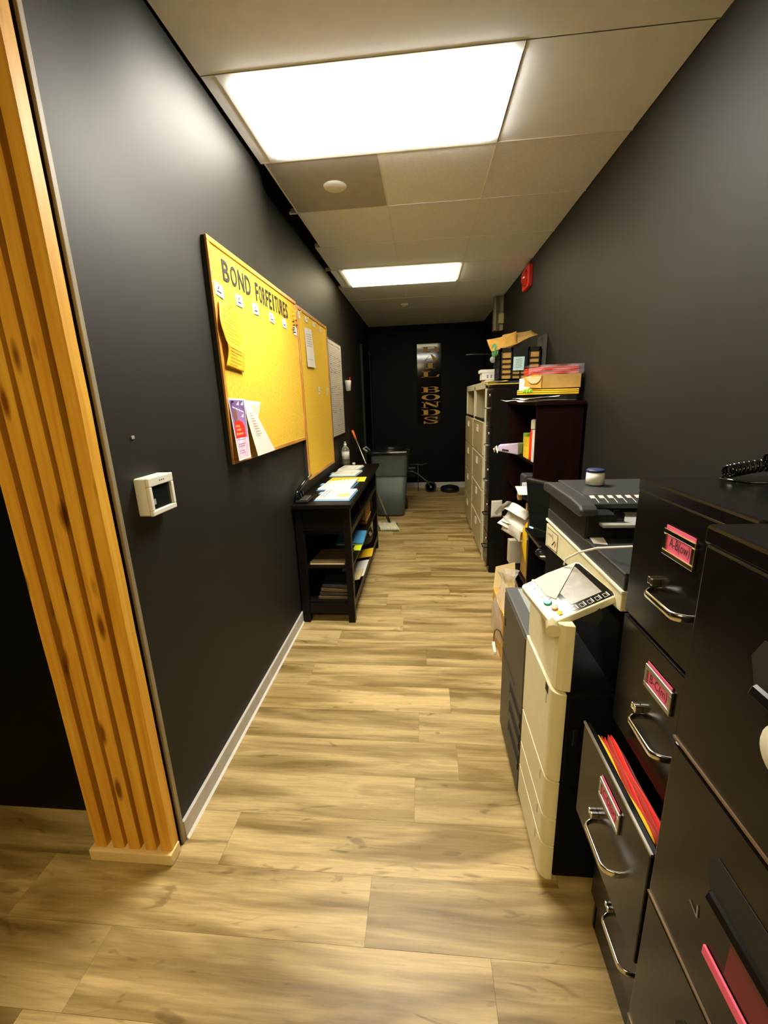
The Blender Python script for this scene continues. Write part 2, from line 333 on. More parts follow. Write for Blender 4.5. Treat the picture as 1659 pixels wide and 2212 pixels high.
for y in gy[:9]:
    xa = {0: -.862, 1: -.86}.get(gy.index(y), -.953 if gy.index(y) > 3 else -.89)
    B(xa, XR, y-.004, y+.004, ZC, ZC+.03).build('grid_bar', M['bar'], cl)
for x in gx[1:3]:
    B(x-.004, x+.004, gy[1], YB, ZC+.0005, ZC+.028).build('grid_bar', M['bar'], cl)
B(-.845, -.834, gy[1], gy[3], ZC, ZC+.03).build('grid_bar', M['bar'], cl)
B(-.89, -.88, gy[3], gy[4], ZC, ZC+.03).build('grid_bar', M['bar'], cl)
B(-.862, -.80, gy[0], gy[1], ZC+.002, ZC+.015).build('edge_strip', M['gypsum'], cl)
B(-.905, -.82, gy[4], gy[5], ZC+.002, ZC+.015).build('edge_strip', M['tile'], cl)
B(-.90, -.834, 3.262, 3.278, ZC-.002, ZC+.012).build('bar_stub', M['baseb'], cl)
v = thing('ceiling_vent', 'grey square ceiling panel with a pale round disc beside the near light', 'vent', (-.53, 2.95, ZC))
B(-.832, -.229, 2.638, 3.264, ZC+.001, ZC+.016).build('panel', M['greytile'], v)
MB().lathe([(.002, -.012), (.055, -.012), (.068, -.004), (.070, .002)], (-.517, 2.94, ZC), 28).build('disc', M['bar'], v)
s = thing('ceiling_sensor', 'small white sensor box on the ceiling past the far light', 'sensor', (-.24, 6.3, ZC))
B(-.29, -.19, 6.24, 6.36, ZC-.03, ZC).build('housing', M['whitep'], s, .006)
B(-.27, -.21, 6.27, 6.33, ZC-.038, ZC-.03).build('lens', M['bar'], s, .004)
struct(B(XL, XL+.014, 1.215, YB-.016, 0, .085).build('baseboard_left', M['baseb'], None, .003))
struct(MB().prism([(XL+.014, 0), (XL+.022, 0), (XL+.014, .012)], 'y', 1.215, 4.9).build('trim_1', M['white']))
struct(B(XL+.02, XR, YB-.015, YB, 0, .105).build('baseboard_back', M['baseb'], None, .003))
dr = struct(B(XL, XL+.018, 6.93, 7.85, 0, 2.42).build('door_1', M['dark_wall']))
tr = B(XL, XL+.032, 6.86, 6.93, 0, 2.48).build('door_casing', M['wall'], dr)
B(XL, XL+.032, 7.85, 7.92, 0, 2.48).build('door_casing', M['wall'], dr)

# ------------------------------------------------------------------ slatted timber screen on the wall's end
t = thing('slat_screen', 'column of upright yellow pine slats covering the end of the left wall', 'slat screen', (-1.1, 1.15, 0))
B(-1.258, -.957, 1.172, 1.194, .0, 2.894).build('backing_panel', M['blackm'], t)
for i, (c, wd) in enumerate(((-1.226, .046), (-1.156, .046), (-1.0935, .046), (-1.030, .044), (-.966, .043))):
    m = MB(); n = 16; e = [random.uniform(-.0015, .0015) for _ in range(n+1)]
    rings = []
    for k in range(n+1):
        z = .051+(2.843)*k/n; dx = e[k]; x0, x1 = c-wd/2+dx, c+wd/2+dx; y0, y1 = 1.128, 1.171; q = .004
        rings.append([(x0, y1, z), (x0, y0+q, z), (x0+q, y0, z), (x1-q, y0, z), (x1, y0+q, z), (x1, y1, z)])
    m.loft(rings, False).build('slat', M['pine'], t)
B(-1.266, -.940, 1.113, 1.171, .001, .05).build('base_board', M['base_pine'], t, .004)
B(-.9545, -.944, 1.1945, 1.213, .001, 2.894).build('corner_strip', M['stain'], t, .002)

# ------------------------------------------------------------------ thermostat
t = thing('thermostat', 'white wall thermostat cover with a dark square window', 'thermostat', (XL, 1.38, 1.28))
yy0, yy1, z0, z1, xf = 1.305, 1.447, 1.288, 1.417, -.905
MB().prism(rrect(yy0, yy1, z0, z1, .008), 'x', XL, xf-.012).build('housing', M['whitep'], t)
b = MB()
for a in ((yy0, yy1, z1-.030, z1), (yy0, yy1, z0, z0+.018), (yy0, yy0+.016, z0+.018, z1-.03), (yy1-.016, yy1, z0+.018, z1-.03)): b.box(xf-.012, xf, *a)
b.build('bezel', M['whitep'], t, .003)
B(xf-.0115, xf-.009, yy0+.016, yy1-.016, z0+.018, z1-.03).build('window', M['glassd'], t)
B(xf-.0085, xf-.007, yy0+.022, yy0+.036, z0+.036, z0+.055).build('display_patch', M['greyi'], t)
m = MB()
for k in range(3): m.lathe([(.001, .0008), (.0028, .0006), (.0028, -.001)], (xf, 1.368+.011*k, z1-.015), 8, 'x')
m.build('vent_hole', M['ink'], t)
o = B(XL, XL+.004, 1.33, 1.345, 1.545, 1.556).build('wall_plug', M['greyink'], None, .001); tag(o, 'tiny grey plug in the dark wall above the thermostat', 'wall plug')

# ------------------------------------------------------------------ boards on the left wall
def board(name, label, y0, y1, z0, z1, face, framem, fw, depth, xb=XL):
    t = thing(name, label, 'board', (xb, (y0+y1)/2, z0)); xf = xb+depth
    B(xb, xf-.012, y0+.003, y1-.003, z0+.003, z1-.003).build('backing', M['ink'], t)
    B(xf-.011, xf-.006, y0+fw, y1-fw, z0+fw, z1-fw).build('surface', face, t)
    for a in ((y0, y1, z1-fw, z1), (y0, y1, z0, z0+fw), (y0, y0+fw, z0+fw, z1-fw), (y1-fw, y1, z0+fw, z1-fw)):
        m = B(xf-.012, xf, *a); m.build('frame_rail', framem, t, .003)
    return t
xb1 = XL+.032
b1 = board('cork_board', 'large cork notice board headed BOND FORFEITURES', 2.0, 3.335, 1.362, 2.362, M['cork'], M['oak'], .024, .032)
b2 = board('cork_board', 'tall narrow cork board hung to the right of the large cork board', 3.345, 4.345, 1.036, 2.345, M['cork'], M['oak'], .026, .034)
b3 = board('ruled_whiteboard', 'pale planning board with ruled lines, far right of the cork boards', 4.45, 5.15, 1.278, 2.272, M['board'], M['steel'], .010, .016)
xs = xb1-.006
def letters_row(word, ya, yb, z0, z1, parent, mt):
    n = len(word); wd = (yb-ya)/n
    for i, ch in enumerate(word):
        cw = wd*(.36 if ch == 'I' else .80); off = (wd-cw)/2
        zt = z0+(z1-z0)
        m = text_on(ch, (xs, ya+i*wd+off, z0), (0, 1, 0), (0, 0, 1), cw, z1-z0, (.0022, 0, 0), .014)
        m.build('letter', mt, parent, 0, .0014)
letters_row('BOND', 2.125, 2.478, 2.212, 2.303, b1, M['ink'])
letters_row('FORFEITURES', 2.535, 3.128, 2.207, 2.302, b1, M['ink'])
def card(name, label, cat, q, mt, th=.0009, marks=(), group=None, markm=None):
    """thin sheet over q (bottom-left, bottom-right, top-right, top-left); marks are strokes (u0,v0,u1,v1,width)"""
    q = [Vector(p) for p in q]; n = (q[1]-q[0]).cross(q[3]-q[0]).normalized()
    t = thing(name, label, cat, tuple(sum(q, Vector())/4), group)
    MB().slab(q, th).build('sheet', mt, t)
    if marks:
        m = MB()
        for u0, v0, u1, v1, wd in marks:
            p, r = quadpt(q, u0, v0)+n*(th+.0003), quadpt(q, u1, v1)+n*(th+.0003)
            m.add(strip(p, r, wd, n), [(0, 1, 2, 3)])
        m.build('print', markm or M['ink'], t)
    return t
numstroke = ((.42, .5, .55, .82, .009), (.25, .32, .75, .32, .008))
for lab, (ya, yb, za, zb, tw) in (
        ('white index card nearest the left edge of the big cork board', (2.028, 2.112, 2.128, 2.184, .004)),
        ('white index card under the letters ND of BOND', (2.254, 2.333, 2.128, 2.183, .0)),
        ('white index card just right of and below BOND', (2.472, 2.556, 2.13, 2.186, -.003)),
        ('white index card below the middle of FORFEITURES', (2.735, 2.815, 2.13, 2.184, .003)),
        ('white index card below the last letters of FORFEITURES', (2.985, 3.064, 2.137, 2.192, .002)),
        ('white index card among the pins at the right edge of the big cork board', (3.235, 3.31, 2.125, 2.18, .0))):
    card('index_card', lab, 'card', [(xs+.002, ya, za+tw), (xs+.004, yb, za-tw), (xs+.001, yb, zb-tw), (xs+.001, ya, zb+tw)], M['white'], .0008, numstroke)
xs2 = XL+.034-.006
for lab, (ya, yb, za, zb) in (
        ('small white card at the left top corner of the tall cork board', (3.385, 3.43, 2.262, 2.312)),
        ('second small white card along the top of the tall cork board', (3.575, 3.645, 2.266, 2.308)),
        ('third small white card along the top of the tall cork board', (3.82, 3.89, 2.268, 2.308)),
        ('small white card at the right top corner of the tall cork board', (4.07, 4.13, 2.258, 2.302))):
    c = card('index_card', lab, 'card', [(xs2+.002, ya, za), (xs2+.003, yb, za), (xs2+.001, yb, zb), (xs2+.001, ya, zb)], M['offw'], .0008, ((.4, .5, .6, .5, .008),))
    MB().lathe([(.002, 0), (.002, .006), (.006, .008), (.006, .014), (.001, .015)], (xs2+.002, yb-.008, zb-.006), 8, 'x').build('push_pin', M['yellow'], c)
for lab, ya in (('left of two pale labels halfway down the tall cork board', 3.86), ('right of two pale labels halfway down the tall cork board', 4.19)):
    c = card('paper_label', lab, 'label', [(xs2+.001, ya, 1.74), (xs2+.001, ya+.06, 1.74), (xs2+.001, ya+.06, 1.778), (xs2+.001, ya, 1.778)], M['offw'])
    MB().slab([(xs2+.001, ya+.004, 1.712), (xs2+.001, ya+.05, 1.712), (xs2+.001, ya+.05, 1.733), (xs2+.001, ya+.004, 1.733)], .0009).build('lower_strip', M['offw'], c)
card('pinned_receipt', 'long white paper pinned on the tall cork board', 'paper', [(xs2+.012, 3.515, 1.922), (xs2+.012, 3.765, 1.93), (xs2+.002, 3.752, 2.232), (xs2+.002, 3.53, 2.215)], M['offw'], .0009,
     [(.15, .55+.06*k, .85, .55+.06*k, .006) for k in range(6)]+[(.2, .2, .8, .2, .004)], None, M['greyink'])
pins = [('topmost yellow', 3.20, 2.29), ('yellow right-hand top', 3.27, 2.285), ('third yellow', 3.24, 2.262), ('fourth yellow', 3.215, 2.255), ('lowest yellow', 3.255, 2.235),
        ('topmost dark', 3.285, 2.225), ('second dark', 3.21, 2.205), ('dark rightmost', 3.30, 2.195), ('fourth dark', 3.225, 2.185), ('second-lowest dark', 3.20, 2.15), ('dark middle', 3.215, 2.165), ('lowest dark', 3.21, 2.135)]
for lab, y, z in pins:
    o = MB().lathe([(.0012, 0), (.0012, .006), (.005, .008), (.004, .013), (.006, .016), (.001, .017)], (xs, y, z), 8, 'x').build('push_pin', M['yellow'] if 'yellow' in lab else M['ink'])
    tag(o, lab+' push pin in the cluster right of the word FORFEITURES', 'push pin', 'push pins at the right edge of the big cork board')
# amber folded sheet, bulging off the board
t = thing('folded_notice', 'long folded amber notice pinned at the left edge of the big cork board', 'notice', (xs, 2.13, 1.81))
def amber(u, v):                                           # v 1 at the pinned top; two folds, the left edge curling off the board
    z = 1.822+.29*v-.018*u
    curl = .004+.019*(1-u)*math.sin(min(1, (1-v)/.62)*math.pi*.5)
    if v < .38: curl = .004+.024*(1-.6*u)*(.35+.65*v/.38)
    return (xs+.002+curl, 2.025+.020*math.sin(v*7.5)*(1-u)+.232*u-.022*u*(v < .38)*(1-v/.38), z)
MB().grid(amber, 8, 28).build('sheet', M['orangep'], t, 0, .0008)
m = MB()
for k in range(17):
    v_ = .06+.052*k
    if .34 < v_ < .40: continue
    a = Vector(amber(.15, v_))+Vector((.0012, 0, 0)); b_ = Vector(amber(.5, v_))+Vector((.0012, 0, 0)); c_ = Vector(amber(.86 if k % 3 else .6, v_))+Vector((.0012, 0, 0))
    wdt = .006 if k in (4, 5, 12) else .003
    m.add(strip(a, b_, wdt, (1, 0, .1)), [(0, 1, 2, 3)]); m.add(strip(b_, c_, wdt, (1, 0, .1)), [(0, 1, 2, 3)])
m.build('print', M['brownink'], t)
MB().lathe([(.0015, 0), (.0015, .01), (.006, .012), (.005, .02), (.001, .021)], (xs, 2.15, 2.1), 8, 'x').build('push_pin', M['yellow'], t)
# purple leaflet with a printed portrait
t = thing('leaflet', 'purple and pink leaflet with a printed figure in red, low on the big cork board', 'leaflet', (xs, 2.1, 1.37))
q = [(xs+.03, 2.0, 1.380), (xs+.026, 2.145, 1.376), (xs+.008, 2.2, 1.672), (xs+.006, 2.012, 1.676)]
q = [(xs+.03, 2.005, 1.378), (xs+.028, 2.155, 1.378), (xs+.006, 2.2, 1.672), (xs+.006, 2.015, 1.676)]
MB().slab(q, .001).build('sheet', M['white'], t)
def on(q, poly, k=.0016):
    Q = [Vector(p) for p in q]; n = (Q[1]-Q[0]).cross(Q[3]-Q[0]).normalized()*k
    return [quadpt(Q, u, v_)+n for u, v_ in poly]
def printed(q, poly, k, name, mt, parent): return MB().add(on(q, poly, k), [list(range(len(poly)))]).build(name, mt, parent)
printed(q, [(.03, .36), (.97, .36), (.97, .975), (.03, .975)], .0013, 'purple_field', M['purple'], t)
printed(q, [(.03, .03), (.97, .03), (.97, .36), (.03, .36)], .0013, 'pink_field', M['pinkp'], t)
printed(q, [(.08, .36), (.80, .36), (.80, .52), (.72, .60), (.50, .645), (.24, .65), (.10, .60)], .0017, 'red_shirt', M['red'], t)
printed(q, [(.20+.12*math.cos(a)+.06, .735+.085*math.sin(a)) for a in [k*math.pi/6 for k in range(12)]]+[], .0019, 'portrait_face', M['skin'], t)
printed(q, [(.2, .63), (.34, .63), (.33, .68), (.21, .68)], .0021, 'portrait_neck', M['skin'], t)
m = MB()
for u, v_ in ((.42, .90), (.70, .90), (.64, .70)): m.add(on(q, [(u, v_), (u+.16, v_-.01), (u+.2, v_+.06)], .002), [(0, 1, 2)])
for k in range(4): m.add(on(q, [(.16+.18*k, .875-.022*k), (.30+.18*k, .855-.022*k), (.30+.18*k, .835-.022*k), (.16+.18*k, .855-.022*k)], .002), [(0, 1, 2, 3)])
m.build('white_print', M['white'], t)
m = MB()
for a, b_, c_ in ((.16, .46, .535), (.2, .52, .475), (.14, .66, .41)):
    for k in range(3):
        u = a+(b_-a)*k/3; m.add(on(q, [(u, c_), (u+(b_-a)*.26, c_), (u+(b_-a)*.26, c_+.035), (u, c_+.035)], .0023), [(0, 1, 2, 3)])
m.build('orange_print', M['orbut'], t)
m = MB()
for k, b_ in enumerate((.75, 0, .7, .6, 0, .55, .6)):
    if b_: m.add(on(q, [(.12, .325-.036*k), (b_, .325-.036*k), (b_, .338-.036*k), (.12, .338-.036*k)], .002), [(0, 1, 2, 3)])
m.build('dark_print', M['purple'], t)
MB().lathe([(.0015, 0), (.0015, .012), (.006, .014), (.005, .02), (.001, .021)], (xs, 2.04, 1.66), 8, 'x').build('push_pin', M['ink'], t)
t = thing('folded_letter', 'crumpled grey letter folded behind the purple leaflet on the big cork board', 'letter', (xs, 2.35, 1.37))
P = lambda y, z, d: (xs+d, y, z)
MB().add([P(2.2, 1.668, .006), P(2.43, 1.655, .006), P(2.33, 1.574, .022), P(2.51, 1.374, .036), P(2.235, 1.372, .036), P(2.185, 1.571, .02)], [(0, 1, 2, 5), (5, 2, 3, 4)]).build('sheet', M['offw'], t, 0, .0008)
MB().add([P(2.25, 1.645, .0095), P(2.39, 1.64, .0095), P(2.33, 1.585, .0225)], [(0, 1, 2)]).build('folded_corner', M['manila'], t, 0, .0006)
m = MB()
for k in range(9): m.add(strip(P(2.21+.006*k, 1.60-.014*k, .024+.0012*k), P(2.245+.011*k, 1.60-.014*k, .0245+.0012*k), .004, (1, 0, 0)), [(0, 1, 2, 3)])
m.build('print', M['greyink'], t)
# ruled whiteboard lines
m = MB(); xw = XL+.016-.005
for k in range(44): m.add(strip((xw, 4.465, 2.19-.0205*k), (xw, 5.135, 2.19-.0205*k), .0028, (1, 0, 0)), [(0, 1, 2, 3)])
for k in range(9): m.add(strip((xw+.0002, 4.52+.07*k, 1.29), (xw+.0002, 4.52+.07*k, 2.2), .0025, (1, 0, 0)), [(0, 1, 2, 3)])
m.build('ruled_lines', M['greyink'], b3)
m = MB(); random.seed(3)
for k in range(26):
    y = 4.48+.025*k
    if k in (4, 12, 16): continue
    m.add(strip((xw+.0004, y, 2.215+random.uniform(0, .01)), (xw+.0004, y+.014, 2.225+random.uniform(-.008, .01)), .008, (1, 0, 0)), [(0, 1, 2, 3)])
for k in range(120):
    y = random.choice((4.5, 4.62, 4.72, 4.86, 4.98))+random.uniform(0, .1); z = 2.17-.0205*random.choice((3, 4, 6, 7, 9, 10, 11, 18, 19, 21, 22, 28, 30, 31, 38))
    m.add(strip((xw+.0004, y, z), (xw+.0004, y+.03, z+random.uniform(-.004, .004)), .005, (1, 0, 0)), [(0, 1, 2, 3)])
m.build('handwriting', M['ink'], b3)
t = thing('marker_cup', 'small white cup of markers fixed to the wall past the ruled board', 'cup', (XL+.04, 5.36, 1.76))
MB().lathe([(.030, .0), (.040, .115), (.040, .12), (.036, .12), (.028, .006), (.001, .005)], (XL+.042, 5.36, 1.77), 18).build('cup', M['white'], t)
MB().tube([(XL+.042, 5.36, 1.78), (XL+.06, 5.42, 1.93)], .005).build('marker', M['red'], t)
MB().tube([(XL+.035, 5.35, 1.78), (XL+.02, 5.38, 1.92)], .005).build('marker', M['ink'], t)

# ------------------------------------------------------------------ console table on the left
TX0, TX1, TZ = -.940, -.515, .94
t = thing('console_table', 'long black console table with open shelves along the left wall', 'table', (-.73, 3.85, 0))
B(TX0-.005, TX1, 2.87, 4.88, TZ-.030, TZ).build('tabletop', M['espresso'], t, .003)
for x0, x1 in ((TX0, TX0+.055), (-.585, -.535)):
    for y0 in (2.905, 4.60): B(x0, x1, y0, y0+.055, 0, TZ-.03).build('leg', M['espresso'], t, .002)
B(TX0, TX0+.012, 2.96, 4.6, .17, TZ-.03).build('back_panel', M['espresso'], t)
B(-.552, -.537, 2.96, 4.6, .875, TZ-.03).build('apron', M['espresso'], t)
B(TX0+.055, -.585, 2.915, 2.93, .735, TZ-.03).build('end_panel', M['espresso'], t)
B(TX0+.055, -.585, 4.63, 4.645, .735, TZ-.03).build('end_panel', M['espresso'], t)
for z in (.715, .445, .16): B(TX0+.012, -.537, 2.93, 4.63, z-.01, z+.012).build('shelf', M['espresso'], t, .002)
for z, h in ((.725, .035), (.16, .055)): B(-.555, -.536, 2.96, 4.6, z-h, z+.012).build('rail', M['espresso'], t, .002)
for y in (3.5, 4.05): B(TX0+.012, -.552, y, y+.016, .727, TZ-.03).build('divider', M['espresso'], t)
B(TX0+.055, -.585, 2.915, 2.93, .075, .15).build('end_rail', M['espresso'], t)
def docs(label, x0, x1, y0, y1, z, sk=0.0, cover='blue', tab=True, hl=False, h=.012, lift=0.0):
    t = thing('document_file', label, 'file', ((x0+x1)/2, (y0+y1)/2, z))
    MB().slab([(x0-.012, y0, z+.0005), (x1, y0-.004, z+.0005), (x1+sk, y1, z+.0005), (x0+sk-.012, y1, z+.0005)], .003).build('folder', M[cover], t)
    q = [(x0, y0+.006, z+.004), (x1-.006, y0+.004, z+.004), (x1+sk-.006, y1-.004, z+.004+lift), (x0+sk, y1-.004, z+.004)]
    MB().slab(q, h).build('papers', M['white'], t)
    if tab: MB().slab([(x0-.032, y1-.13, z+.001), (x0-.008, y1-.13, z+.001), (x0-.006, y1-.05, z+.001), (x0-.030, y1-.05, z+.001)], .003).build('tab', M['lblue'], t)
    Q = [Vector(p)+Vector((0, 0, h+.0006)) for p in q]; m = MB()
    for k in range(9):
        if k in (4, 6): continue
        u = .10+.09*k
        m.add(strip(quadpt(Q, u, .12), quadpt(Q, u, .88 if k < 3 else .6+.04*(k % 3)), .010 if k < 2 else .004, (0, 0, 1)), [(0, 1, 2, 3)])
    m.build('print', M['greyink'], t)
    if hl:
        m = MB()
        for k in range(4): m.add([quadpt(Q, .60+.085*k, .22)+Vector((0, 0, .0004)), quadpt(Q, .66+.085*k, .22)+Vector((0, 0, .0004)), quadpt(Q, .67+.085*k, .50)+Vector((0, 0, .0004)), quadpt(Q, .61+.085*k, .50)+Vector((0, 0, .0004))], [(0, 1, 2, 3)])
        m.build('highlighter_mark', M['hi'], t)
docs('white papers with a yellow highlighter mark at the near end of the console table', -.80, -.545, 2.99, 3.36, TZ, .01, hl=True)
docs('papers curling over a blue folder, second from the near end of the table', -.875, -.60, 3.37, 3.72, TZ, .02, lift=.02)
t = card('yellow_sheet', 'yellow printed sheet lying between the files on the console table', 'sheet', [(-.88, 3.74, TZ+.001), (-.535, 3.75, TZ+.001), (-.545, 3.98, TZ+.001), (-.87, 3.97, TZ+.001)], M['yellow'], .0015,
         [(.1+.1*k, .15, .1+.1*k, .8, .006) for k in range(8)], None, M['brownink'])
docs('white papers on a pale blue folder just beyond the yellow sheet on the console table', -.91, -.66, 4.03, 4.32, TZ, .03, cover='lblue')
docs('white papers at the far end of the console table beside the bottle', -.905, -.69, 4.38, 4.66, TZ, .03, cover='lblue', tab=False)
t = thing('pump_bottle', 'clear bottle of olive liquid with a pale label standing at the table end', 'bottle', (-.885, 4.78, TZ))
c = (-.885, 4.78, TZ+.001)
MB().lathe([(.001, 0), (.040, .0), (.043, .006), (.043, .17), (.036, .195), (.018, .212), (.016, .225), (.001, .225)], c, 24).build('body', M['clear'], t)
MB().lathe([(.001, .004), (.039, .004), (.040, .06), (.001, .06)], c, 20).build('liquid', M['liquid'], t)
MB().lathe([(.0437, .072), (.0437, .155)], c, 24).build('label', M['offw'], t)
MB().lathe([(.001, .225), (.017, .225), (.017, .243), (.006, .245), (.006, .255), (.012, .257), (.012, .264), (.001, .265)], c, 14).build('cap', M['whitep'], t)
o = MB().lathe([(.001, 0), (.017, 0), (.018, .02), (.012, .024), (.001, .024)], (-.80, 4.80, TZ+.001), 14).build('bottle_cap', M['white']); tag(o, 'small white cap standing beside the bottle on the console table', 'cap')
t = thing('hole_punch', 'black heavy hole punch with a raised lever at the near end of the console table', 'hole punch', (-.86, 3.05, TZ))
MB().slab([(-.93, 2.92, TZ+.001), (-.835, 2.92, TZ+.001), (-.835, 3.08, TZ+.001), (-.93, 3.08, TZ+.001)], .018).build('base', M['blackm'], t, .005)
MB().slab([(-.90, 2.93, TZ+.02), (-.845, 2.93, TZ+.02), (-.845, 3.06, TZ+.026), (-.90, 3.06, TZ+.026)], .006).build('plate', M['steel'], t, .002)
MB().tube([(-.93, 2.95, TZ+.03), (-.925, 2.98, TZ+.075), (-.915, 3.06, TZ+.105), (-.905, 3.20, TZ+.135), (-.90, 3.30, TZ+.145)], [.012, .014, .014, .011, .009], 10).build('lever', M['blackg'], t)
for y in (2.97, 3.03): MB().prism([(-.935, TZ+.018), (-.89, TZ+.018), (-.90, TZ+.07), (-.925, TZ+.085)], 'y', y, y+.012).build('bracket', M['blackg'], t, .003)
MB().tube([(-.898, 3.20, TZ+.143), (-.894, 3.29, TZ+.154)], .006, 8).build('lever_tip', M['steel'], t)
# contents of the shelves
t = thing('folder', 'bright blue folder with a yellow edge sticking out of the console table middle shelf', 'folder', (-.62, 3.6, .46))
MB().slab([(-.76, 3.40, .464), (-.52, 3.40, .462), (-.53, 3.72, .470), (-.76, 3.72, .470)], .02).build('cover', M['blue'], t, .004)
MB().slab([(-.755, 3.395, .4585), (-.525, 3.395, .4580), (-.535, 3.71, .4585), (-.755, 3.71, .4585)], .004).build('yellow_sheet', M['hi'], t)
t = thing('folder', 'brown paper folder on the near end of the console table middle shelf', 'folder', (-.73, 3.05, .46))
MB().slab([(-.865, 2.945, .458), (-.595, 2.945, .458), (-.575, 3.25, .458), (-.84, 3.25, .458)], .02).build('cover', M['dullk'], t, .002)
MB().slab([(-.862, 2.942, .462), (-.60, 2.942, .462), (-.59, 3.0, .462), (-.86, 3.0, .462)], .01).build('papers', M['manila'], t)
t = thing('paper_stack', 'dull stack of papers on the near end of the console table bottom shelf', 'papers', (-.7, 3.1, .175))
for k in range(4): MB().slab([(-.82+.01*k, 2.95+.006*k, .174+.03*k), (-.59, 2.95, .174+.03*k), (-.58, 3.22, .174+.03*k), (-.80, 3.22, .174+.03*k)], .024).build('ledger', M['soil'] if k % 2 else M['dullk'], t, .002)
t = thing('leather_case', 'orange-brown leather case on the console table middle shelf', 'case', (-.68, 4.2, .46))
MB().prism(rrect(3.98, 4.33, .459, .66, .03), 'x', -.85, -.57).build('body', M['brown'], t, .006)
B(-.86, -.566, 3.98, 4.33, .50, .512).build('band', M['kraftl'], t)
t = thing('carry_bag', 'dark slouching bag on the bottom shelf of the console table', 'bag', (-.68, 4.25, .175))
MB().grid(lambda u, v: (-.70+.15*math.cos(u*2*math.pi)*(.6+.4*math.sin(math.pi*(.15+.8*v))), 4.27+.24*math.sin(u*2*math.pi)*(.6+.4*math.sin(math.pi*(.15+.8*v))), .175+.2*v+.01*math.sin(u*19)), 24, 8).build('body', M['soil'], t, 0, .002)
MB().tube([(-.62, 4.1, .36), (-.58, 4.2, .42), (-.58, 4.3, .42), (-.62, 4.42, .36)], .008).build('handle', M['soil'], t)
MB().slab([(-.556, 4.12, .30), (-.551, 4.22, .30), (-.575, 4.22, .33), (-.575, 4.12, .33)], .003).build('grey_crumple', M['greyi'], t)
o = MB().lathe([(.001, 0), (.028, 0), (.028, .16), (.012, .19), (.012, .21), (.001, .21)], (-.60, 4.53, .458), 14).build('spray_can', M['soil']); tag(o, 'dark bottle at the far end of the console table middle shelf', 'bottle')
o2 = MB().lathe([(.001, .212), (.018, .212), (.018, .245), (.001, .248)], (-.60, 4.53, .458), 14).build('cap', M['red'], o); o2['label'] = 'red cap'
t = card('yellow_envelope', 'yellow envelope jutting from the bottom shelf of the console table', 'envelope', [(-.72, 3.77, .179), (-.50, 3.76, .220), (-.51, 3.99, .222), (-.72, 3.99, .180)], M['amber'], .004)
t = thing('loose_papers', 'white and manila papers spilling off the bottom shelf of the console table', 'papers', (-.62, 3.4, .18))
MB().slab([(-.74, 3.25, .176), (-.515, 3.30, .218), (-.515, 3.66, .222), (-.74, 3.66, .180)], .005).build('white_sheet', M['white'], t)
MB().slab([(-.72, 3.235, .176), (-.54, 3.235, .215), (-.53, 3.40, .240), (-.72, 3.40, .20)], .004).build('manila_folder', M['manila'], t)
o = MB().slab([(-.60, 3.32, .46), (-.545, 3.33, .459), (-.54, 3.35, .459), (-.60, 3.35, .46)], .004); o = MB().slab([(-.59, 3.26, .4595), (-.525, 3.26, .4595), (-.53, 3.38, .4595), (-.59, 3.38, .4595)], .003).build('yellow_note', M['hi']); tag(o, 'yellow-green slip in front of the blue folder on the console table shelf', 'note')

# ------------------------------------------------------------------ mop, trash can and things by the back wall
t = thing('mop', 'flat mop with a cream cotton head leaning on the left wall behind the table', 'mop', (-.50, 5.42, 0))
hd = Vector((-.475, 5.50, .06)); tp = Vector((-.925, 5.56, 1.28)); d_ = tp-hd
MB().tube([hd, hd+d_*.90], .011, 10).build('pole', M['steel'], t)
MB().tube([hd+d_*.90, hd+d_*.93, hd+d_*1.0], [.014, .015, .016], 10).build('grip', M['orange'], t)
MB().tube([hd+d_*-.02, hd+d_*.07], .018, 10).build('socket', M['blackm'], t)
m = MB(); random.seed(5)
for k in range(9):
    x0 = -.60+.027*k
    m.tube([(x0-.03, 5.62, .028), (x0-.01, 5.45, .036), (x0+.025, 5.32, .032), (x0+.05, 5.255, .018)], .0165, 8)
o = m.build('strand_head', M['mophead'], t)
MB().slab([(-.635, 5.26, .001), (-.33, 5.24, .001), (-.37, 5.60, .001), (-.655, 5.63, .001)], .016).build('scrub_pad', M['mopgreen'], t, .004)
t = thing('trash_can', 'tall grey-green wheeled trash can with a black hinged lid', 'trash can', (-.49, 6.22, 0))
def ring(hx, hy, z, cx=-.49, cy=6.22, r=.06):
    return [(cx+x, cy+y, z) for x, y in rrect(-hx, hx, -hy, hy, r, 5)]
MB().loft([ring(.185, .24, .012), ring(.195, .25, .03), ring(.238, .286, .60)]).build('body', M['bin'], t)
MB().loft([ring(.238, .286, .598), ring(.246, .294, .603), ring(.248, .296, .62), ring(.264, .308, .90), ring(.270, .313, .915)]).build('upper_body', M['bin'], t)
MB().loft([ring(.300, .335, .905), ring(.306, .34, .915), ring(.306, .34, .945), ring(.29, .325, .96), ring(.22, .25, .985), ring(.1, .12, .992)]).build('lid', M['blackg'], t)
m = MB()
for hy, z in ((.30, .962), (.24, .979), (.17, .988)): m.tube([(-.49-.24, 6.22-hy, z), (-.49, 6.22-hy-.012, z+.006), (-.49+.24, 6.22-hy, z)], .007, 6)
m.build('lid_ridge', M['blackg'], t)
MB().tube([(-.80, 6.02, .945), (-.86, 6.05, .985), (-.83, 6.12, 1.0), (-.78, 6.15, .95)], .014, 8).build('handle', M['greyi'], t)
MB().tube([(-.20, 6.06, .93), (-.19, 6.06, .90), (-.225, 6.06, .80)], .006, 6).build('side_wire', M['greytube'], t)
for x in (-.70, -.28): MB().lathe([(.02, -.02), (.07, -.02), (.08, -.01), (.08, .01), (.07, .02), (.02, .02)], (x, 6.44, .081), 18, 'x').build('wheel', M['rubber'], t)
